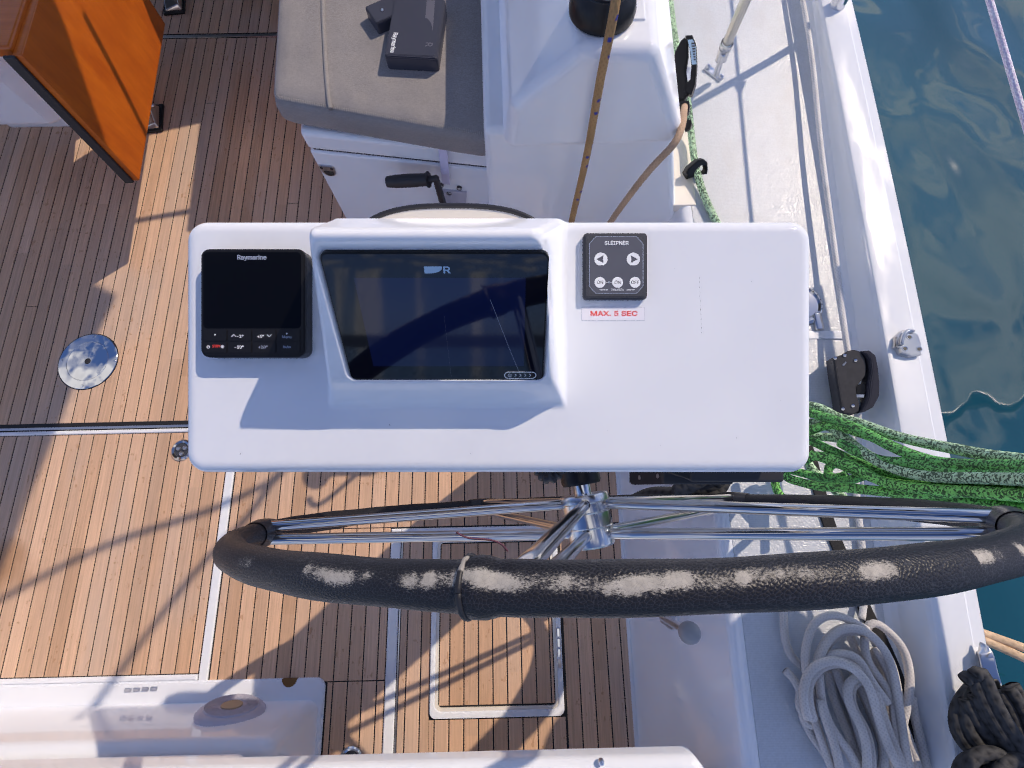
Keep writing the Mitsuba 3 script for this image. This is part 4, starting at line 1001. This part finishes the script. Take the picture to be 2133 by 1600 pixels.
# grey rope coil
gc = thing('grey_rope_coil', 'coil of pale grey rope lying on the deck at the lower right', 'rope coil')
g6 = lambda P: [(1413 + x / 2.963, 1160 + y / 2.963) for x, y in P]
COIL = [([(650, 300), (652, 420), (662, 520), (705, 620), (775, 685)], .52),
        ([(790, 720), (782, 620), (800, 500), (840, 415), (910, 368), (1000, 368), (1090, 410), (1165, 450)], .56),
        ([(860, 680), (880, 600), (930, 510), (1010, 450), (1110, 445), (1200, 495), (1285, 600), (1335, 760), (1365, 950), (1395, 1150), (1430, 1340)], .575),
        ([(1165, 440), (1185, 415), (1230, 415), (1300, 465), (1375, 550), (1420, 680), (1425, 830), (1400, 960), (1380, 1080), (1400, 1340)], .55),
        ([(800, 1000), (775, 900), (780, 780), (830, 690), (900, 650), (980, 645), (1070, 685), (1150, 760), (1205, 890), (1255, 1060), (1320, 1220), (1385, 1340)], .60),
        ([(900, 640), (960, 600), (1040, 600), (1110, 635), (1165, 720), (1215, 800), (1290, 900)], .575),
        ([(1150, 500), (1155, 590), (1190, 680), (1250, 760), (1300, 850), (1310, 900)], .56),
        ([(870, 720), (885, 880), (945, 1050), (1050, 1200), (1130, 1340)], .565), ([(965, 690), (1020, 830), (1085, 990), (1140, 1180), (1200, 1340)], .55),
        ([(1130, 745), (1070, 765), (1045, 830), (1065, 930), (1130, 1060), (1165, 1230), (1165, 1340)], .585), ([(830, 720), (822, 900), (880, 1120), (960, 1340)], .545),
        ([(930, 700), (960, 860), (1040, 1060), (1100, 1200), (1150, 1340)], .53), ([(1440, 860), (1462, 1000), (1500, 1150), (1535, 1340)], .53), ([(1210, 560), (1260, 640), (1300, 720), (1325, 880), (1345, 1100), (1380, 1340)], .56),
        ([(1080, 700), (1150, 860), (1230, 1050), (1270, 1200), (1260, 1340)], .545), ([(1340, 900), (1390, 1040), (1440, 1180), (1490, 1340)], .54), ([(1000, 1340), (960, 1150), (905, 990), (880, 880)], .57),
        ([(660, 700), (715, 760), (752, 840), (745, 910), (765, 960), (810, 985), (850, 1000), (835, 1035), (790, 1025), (765, 975), (785, 940)], .535), ([(775, 1010), (830, 1110), (900, 1210), (960, 1340)], .52),
        ([(1050, 450), (1080, 540), (1130, 640), (1190, 760), (1260, 960), (1300, 1100), (1310, 1340)], .53)]
for q in (2, 4, 7, 8, 11, 13, 14, 15, 2, 4, 9):
    P, z0 = COIL[q]; ox, oy = RNG.uniform(-42, 42), RNG.uniform(-20, 45)
    COIL.append(([(x + ox * (.4 + .6 * y / 1340), y + oy * (1 - y / 1340)) for x, y in P], z0 - .020 - RNG.uniform(0, .012)))
for P, z0 in COIL:
    pp = g6(P); n_ = len(pp)
    part(gc, 'strand', tube(path([at(x, y, z0 + .012 * math.sin(3.1 * k / n_)) for k, (x, y) in enumerate(pp)], .01), .0092, 12), R_GREY)

# mooring cleat with black lines, dock lines
cl = thing('mooring_fairlead', 'bent bright metal fairlead at the gunwale, lower right', 'fairlead')
part(cl, 'plate', tube(path([at(2040, 1352, .60), at(2049, 1356, .608), at(2060, 1392, .615), at(2072, 1434, .615), at(2077, 1462, .60), at(2079, 1480, .57)], .006), 1.0, 16, flat=(.0160, .0030), ref=(-.1, 0, 1)), CHROME)
part(cl, 'web', slab([tuple(at(2036, 1358, .58)[:2]), tuple(at(2044, 1357, .58)[:2]), tuple(at(2070, 1450, .58)[:2]), tuple(at(2060, 1452, .58)[:2])], .545, .605, .003), ALU, 40)
bl = thing('black_mooring_rope', 'heavy black mooring rope heaped on the gunwale, lower right corner', 'rope')
for P, z in (([(2018, 1412), (2032, 1405), (2050, 1440), (2080, 1500), (2108, 1545), (2128, 1590), (2140, 1660)], .66), ([(2030, 1430), (2004, 1470), (2004, 1520), (2035, 1560), (2075, 1590), (2120, 1640)], .62),
             ([(2020, 1450), (2045, 1500), (2075, 1540), (2095, 1600), (2100, 1660)], .64), ([(2088, 1436), (2106, 1462), (2128, 1510), (2150, 1580)], .63), ([(2098, 1430), (2120, 1470), (2145, 1520)], .58),
             ([(2005, 1640), (2012, 1590), (2045, 1572), (2090, 1588), (2120, 1630)], .65), ([(2110, 1480), (2120, 1540), (2140, 1600)], .60), ([(2060, 1640), (2075, 1600), (2130, 1580)], .66)):
    for ox, oy, oz in ((-9, 5, 0), (11, -4, .012), (3, 12, -.016)):
        part(bl, 'strand', tube(path([at(x + ox, y + oy, z + oz) for x, y in P], .01), .0135, 14), R_BLACK)
for k, (a, b, lab) in enumerate((((2056, 1322), (2140, 1352), 'upper of two tan mooring lines leading off to the right'), ((2056, 1336), (2140, 1374), 'lower of two tan mooring lines leading off to the right'))):
    p, q = at(*a, .555), at(*b, .53); solo('mooring_line', tube(path([p - (q - p) * .35, p, q, p + (q - p) * 18], .03), .0098, 12), R_DOCK, lab, 'mooring line', group='tan mooring lines')

# ------------------------------------------------------------------ overhead, out of the frame: sprayhood, boom with its sail, mainsheet
CANVAS = bs('canvas', (.28, .29, .31), .8)
SX, SY = SUN[0] / SUN[2], SUN[1] / SUN[2]


def over(x, y, h): p = at(x, y, 0); return np.array([p[0] + SX * h, p[1] + SY * h, h])


hood = thing('sprayhood', 'grey canvas sprayhood ahead of the cockpit', 'sprayhood')
hz = 1.12
k1, k2, k3 = over(284, 286, hz), over(420, 255, hz), over(393, 480, hz)
fw = 1.6
hp = Polygon([(k1[0] - 2.2, k1[1] + .12), tuple(k1[:2]), tuple(k2[:2]), tuple(k3[:2]), (k3[0] + .14, k3[1]), (k2[0] + .15, k2[1] + .15), (k2[0] + .30, k2[1] + fw), (k1[0] - 2.2, k2[1] + fw)]).buffer(0)
part(hood, 'canopy', ext(hp, .012, hz), CANVAS)
part(hood, 'frame', tube(path([(k2[0] + .15, k2[1] + 1.2, .9), (k2[0] + .12, k2[1] + 1.22, hz - .02), (k1[0] - 1.0, k1[1] + 1.1, hz - .012), (k1[0] - 2.1, k1[1] + 1.1, hz - .012)], .05), .0125, 12), CHROME)
bh = thing('cabin_bulkhead', 'white cabin end wall with a dark companionway, ahead of the cockpit', 'bulkhead')
xw0, xw1, yw = k1[0] - 2.2, -.10, float(k2[1] + fw - .05)
part(bh, 'wall', bbox(xw0, xw1, yw, yw + .06, 0, hz - .01, .004), GEL)
part(bh, 'companionway', bbox(-2.4, -1.7, yw - .004, yw, .35, hz - .02, .001), MATB)
part(hood, 'side_curtain', ext(Polygon([(k2[0] + .22, k2[1] + .3), (k2[0] + .24, k2[1] + .3), (k2[0] + .32, yw), (k2[0] + .30, yw)]), .50, hz - .50), CANVAS)
pbn = thing('port_bench', 'white moulded bench with a backrest on the port side of the cockpit', 'bench')
part(pbn, 'seat', balls([(x, y, z) for x in (-4.0, -3.0) for y in (-.3, yw - .1) for z in (.02, .58)], .03), GEL, 40)
part(pbn, 'backrest', balls([(x, y, z) for x in (-4.3, -3.7) for y in (-.3, yw - .1) for z in (.02, 1.05)], .05), GEL, 40)
boom = thing('bimini', 'dark canvas bimini over the port side of the cockpit', 'bimini')
e = [over(*q, 2.6) for q in ((232, 640), (180, 740), (135, 850), (68, 1020), (0, 1195))]
d_ = (e[0] - e[-1]); d_ /= np.linalg.norm(d_); sd = np.array([-d_[1], d_[0], 0]); sd = sd if sd[0] < 0 else -sd
B0, B1 = e[-1] - d_ * .25, e[0] + d_ * .05
aw_ = Polygon([tuple(p[:2]) for p in [B0, *e[::-1], B1]] + [tuple((B1 + d_ * .1 + sd * .3)[:2]), tuple((B1 + d_ * .1 + sd * 4.4)[:2]), tuple((B0 + sd * 4.4)[:2])]).buffer(0)
part(boom, 'canopy', ext(aw_, .016, 2.6), bs('dark_canvas', (.06, .065, .075), .85))
for q in (.10, .65, 1.15): part(boom, 'frame', tube(path([B0 + d_ * q + sd * .1 + (0, 0, -.02), B0 + d_ * q + sd * 1.9 + (0, 0, -.02), B0 + d_ * q + sd * 3.7 + (0, 0, -.02)], .1), .0125, 12), CHROME)
j = over(566, 1004, 2.0)
for P, lab in (([over(-60, 1285, 2.5), over(240, 1131, 2.32), over(430, 1067, 2.15), j], 'upper fall of the mainsheet overhead'), ([over(150, 1540, 2.5), over(430, 1166, 2.2), over(515, 1078, 2.06), j], 'lower fall of the mainsheet overhead')):
    solo('mainsheet', tube(path(P, .04), .013, 10), R_BLACK, lab, 'rope')
solo('mainsheet', tube(path([j, over(585, 985, 1.9), over(640, 930, 1.7)], .04), .016, 10), R_BLACK, 'lowest fall of the mainsheet overhead', 'rope')
solo('reefing_line', tube(path([over(150, 488, 1.55), over(245, 468, 1.5), over(395, 441, 1.45), over(470, 425, 1.4)], .04), .013, 10), R_BLACK, 'dark line crossing overhead ahead of the console', 'rope')

# a neighbouring yacht off to starboard, out of the frame, mirrored in the ripples
nb = thing('moored_yacht', 'white yacht moored alongside, beyond the right edge of the view', 'yacht')
secs = []
for t in np.linspace(0, 1, 25):
    y = -5.5 + 12 * t; hw = 1.9 * (1 - max(0, (t - .45) / .55) ** 2.2) * (.88 + .12 * min(1, t / .3)); zt = .35 + .35 * t
    secs.append([(7.6 + s_ * hw * k, y, z) for s_, k, z in ((-1, .55, Z_WATER - .4), (-1, .93, Z_WATER + .15), (-1, 1, zt), (-1, .96, zt + .03), (0, 0, zt + .10), (1, .96, zt + .03), (1, 1, zt), (1, .93, Z_WATER + .15), (1, .55, Z_WATER - .4))])
part(nb, 'hull', grid(secs), GEL, 40)
part(nb, 'cabin', balls([(7.6 + sx_ * w, y, z) for sx_ in (-1, 1) for w, y, z in ((1.0, -.8, .5), (.9, -.6, 1.0), (.8, 3.2, .6), (.5, 2.6, .95))], .08), GEL, 40)
part(nb, 'window', balls([(6.62, y, z) for y in (-.3, 1.9) for z in (.75, .9)], .06), GLASS, 40)
part(nb, 'boot_stripe', grid([[(p[1][0] - .012, p[1][1], p[1][2] - .06), (p[1][0] - .012, p[1][1], p[1][2] + .06)] for p in secs]), bs('navy', (.02, .04, .12), .3))
part(nb, 'mast', tube([(7.6, 1.6, z) for z in np.linspace(.9, 15, 6)], .09, 16), ALU)
# horseshoe buoy on the rail, out of the frame to starboard: its shadow lies on the aft side deck
hb = thing('life_buoy', 'white horseshoe life buoy on the rail beyond the right edge of the view', 'life buoy')
bc = lift(1628, 1525, .72)
ub = [bc + np.array([.12 * math.cos(t), .19 * math.sin(t), .03 * math.cos(t)]) for t in np.linspace(math.radians(-60), math.radians(240), 30)]
part(hb, 'cover', tube(path(ub, .02), .070, 20), STICK)
part(hb, 'panel', balls([bc + np.array([x, y, 0]) for x in (-.08, .08) for y in (-.15, .13)], .02), STICK, 40)
part(hb, 'rail', tube(path([lift(1880, 1700, .72), bc + np.array([.24, 0, -.05]), lift(1760, 900, .70), lift(1700, 600, .66)], .03), .0135, 14), CHROME)
# @@TAIL@@
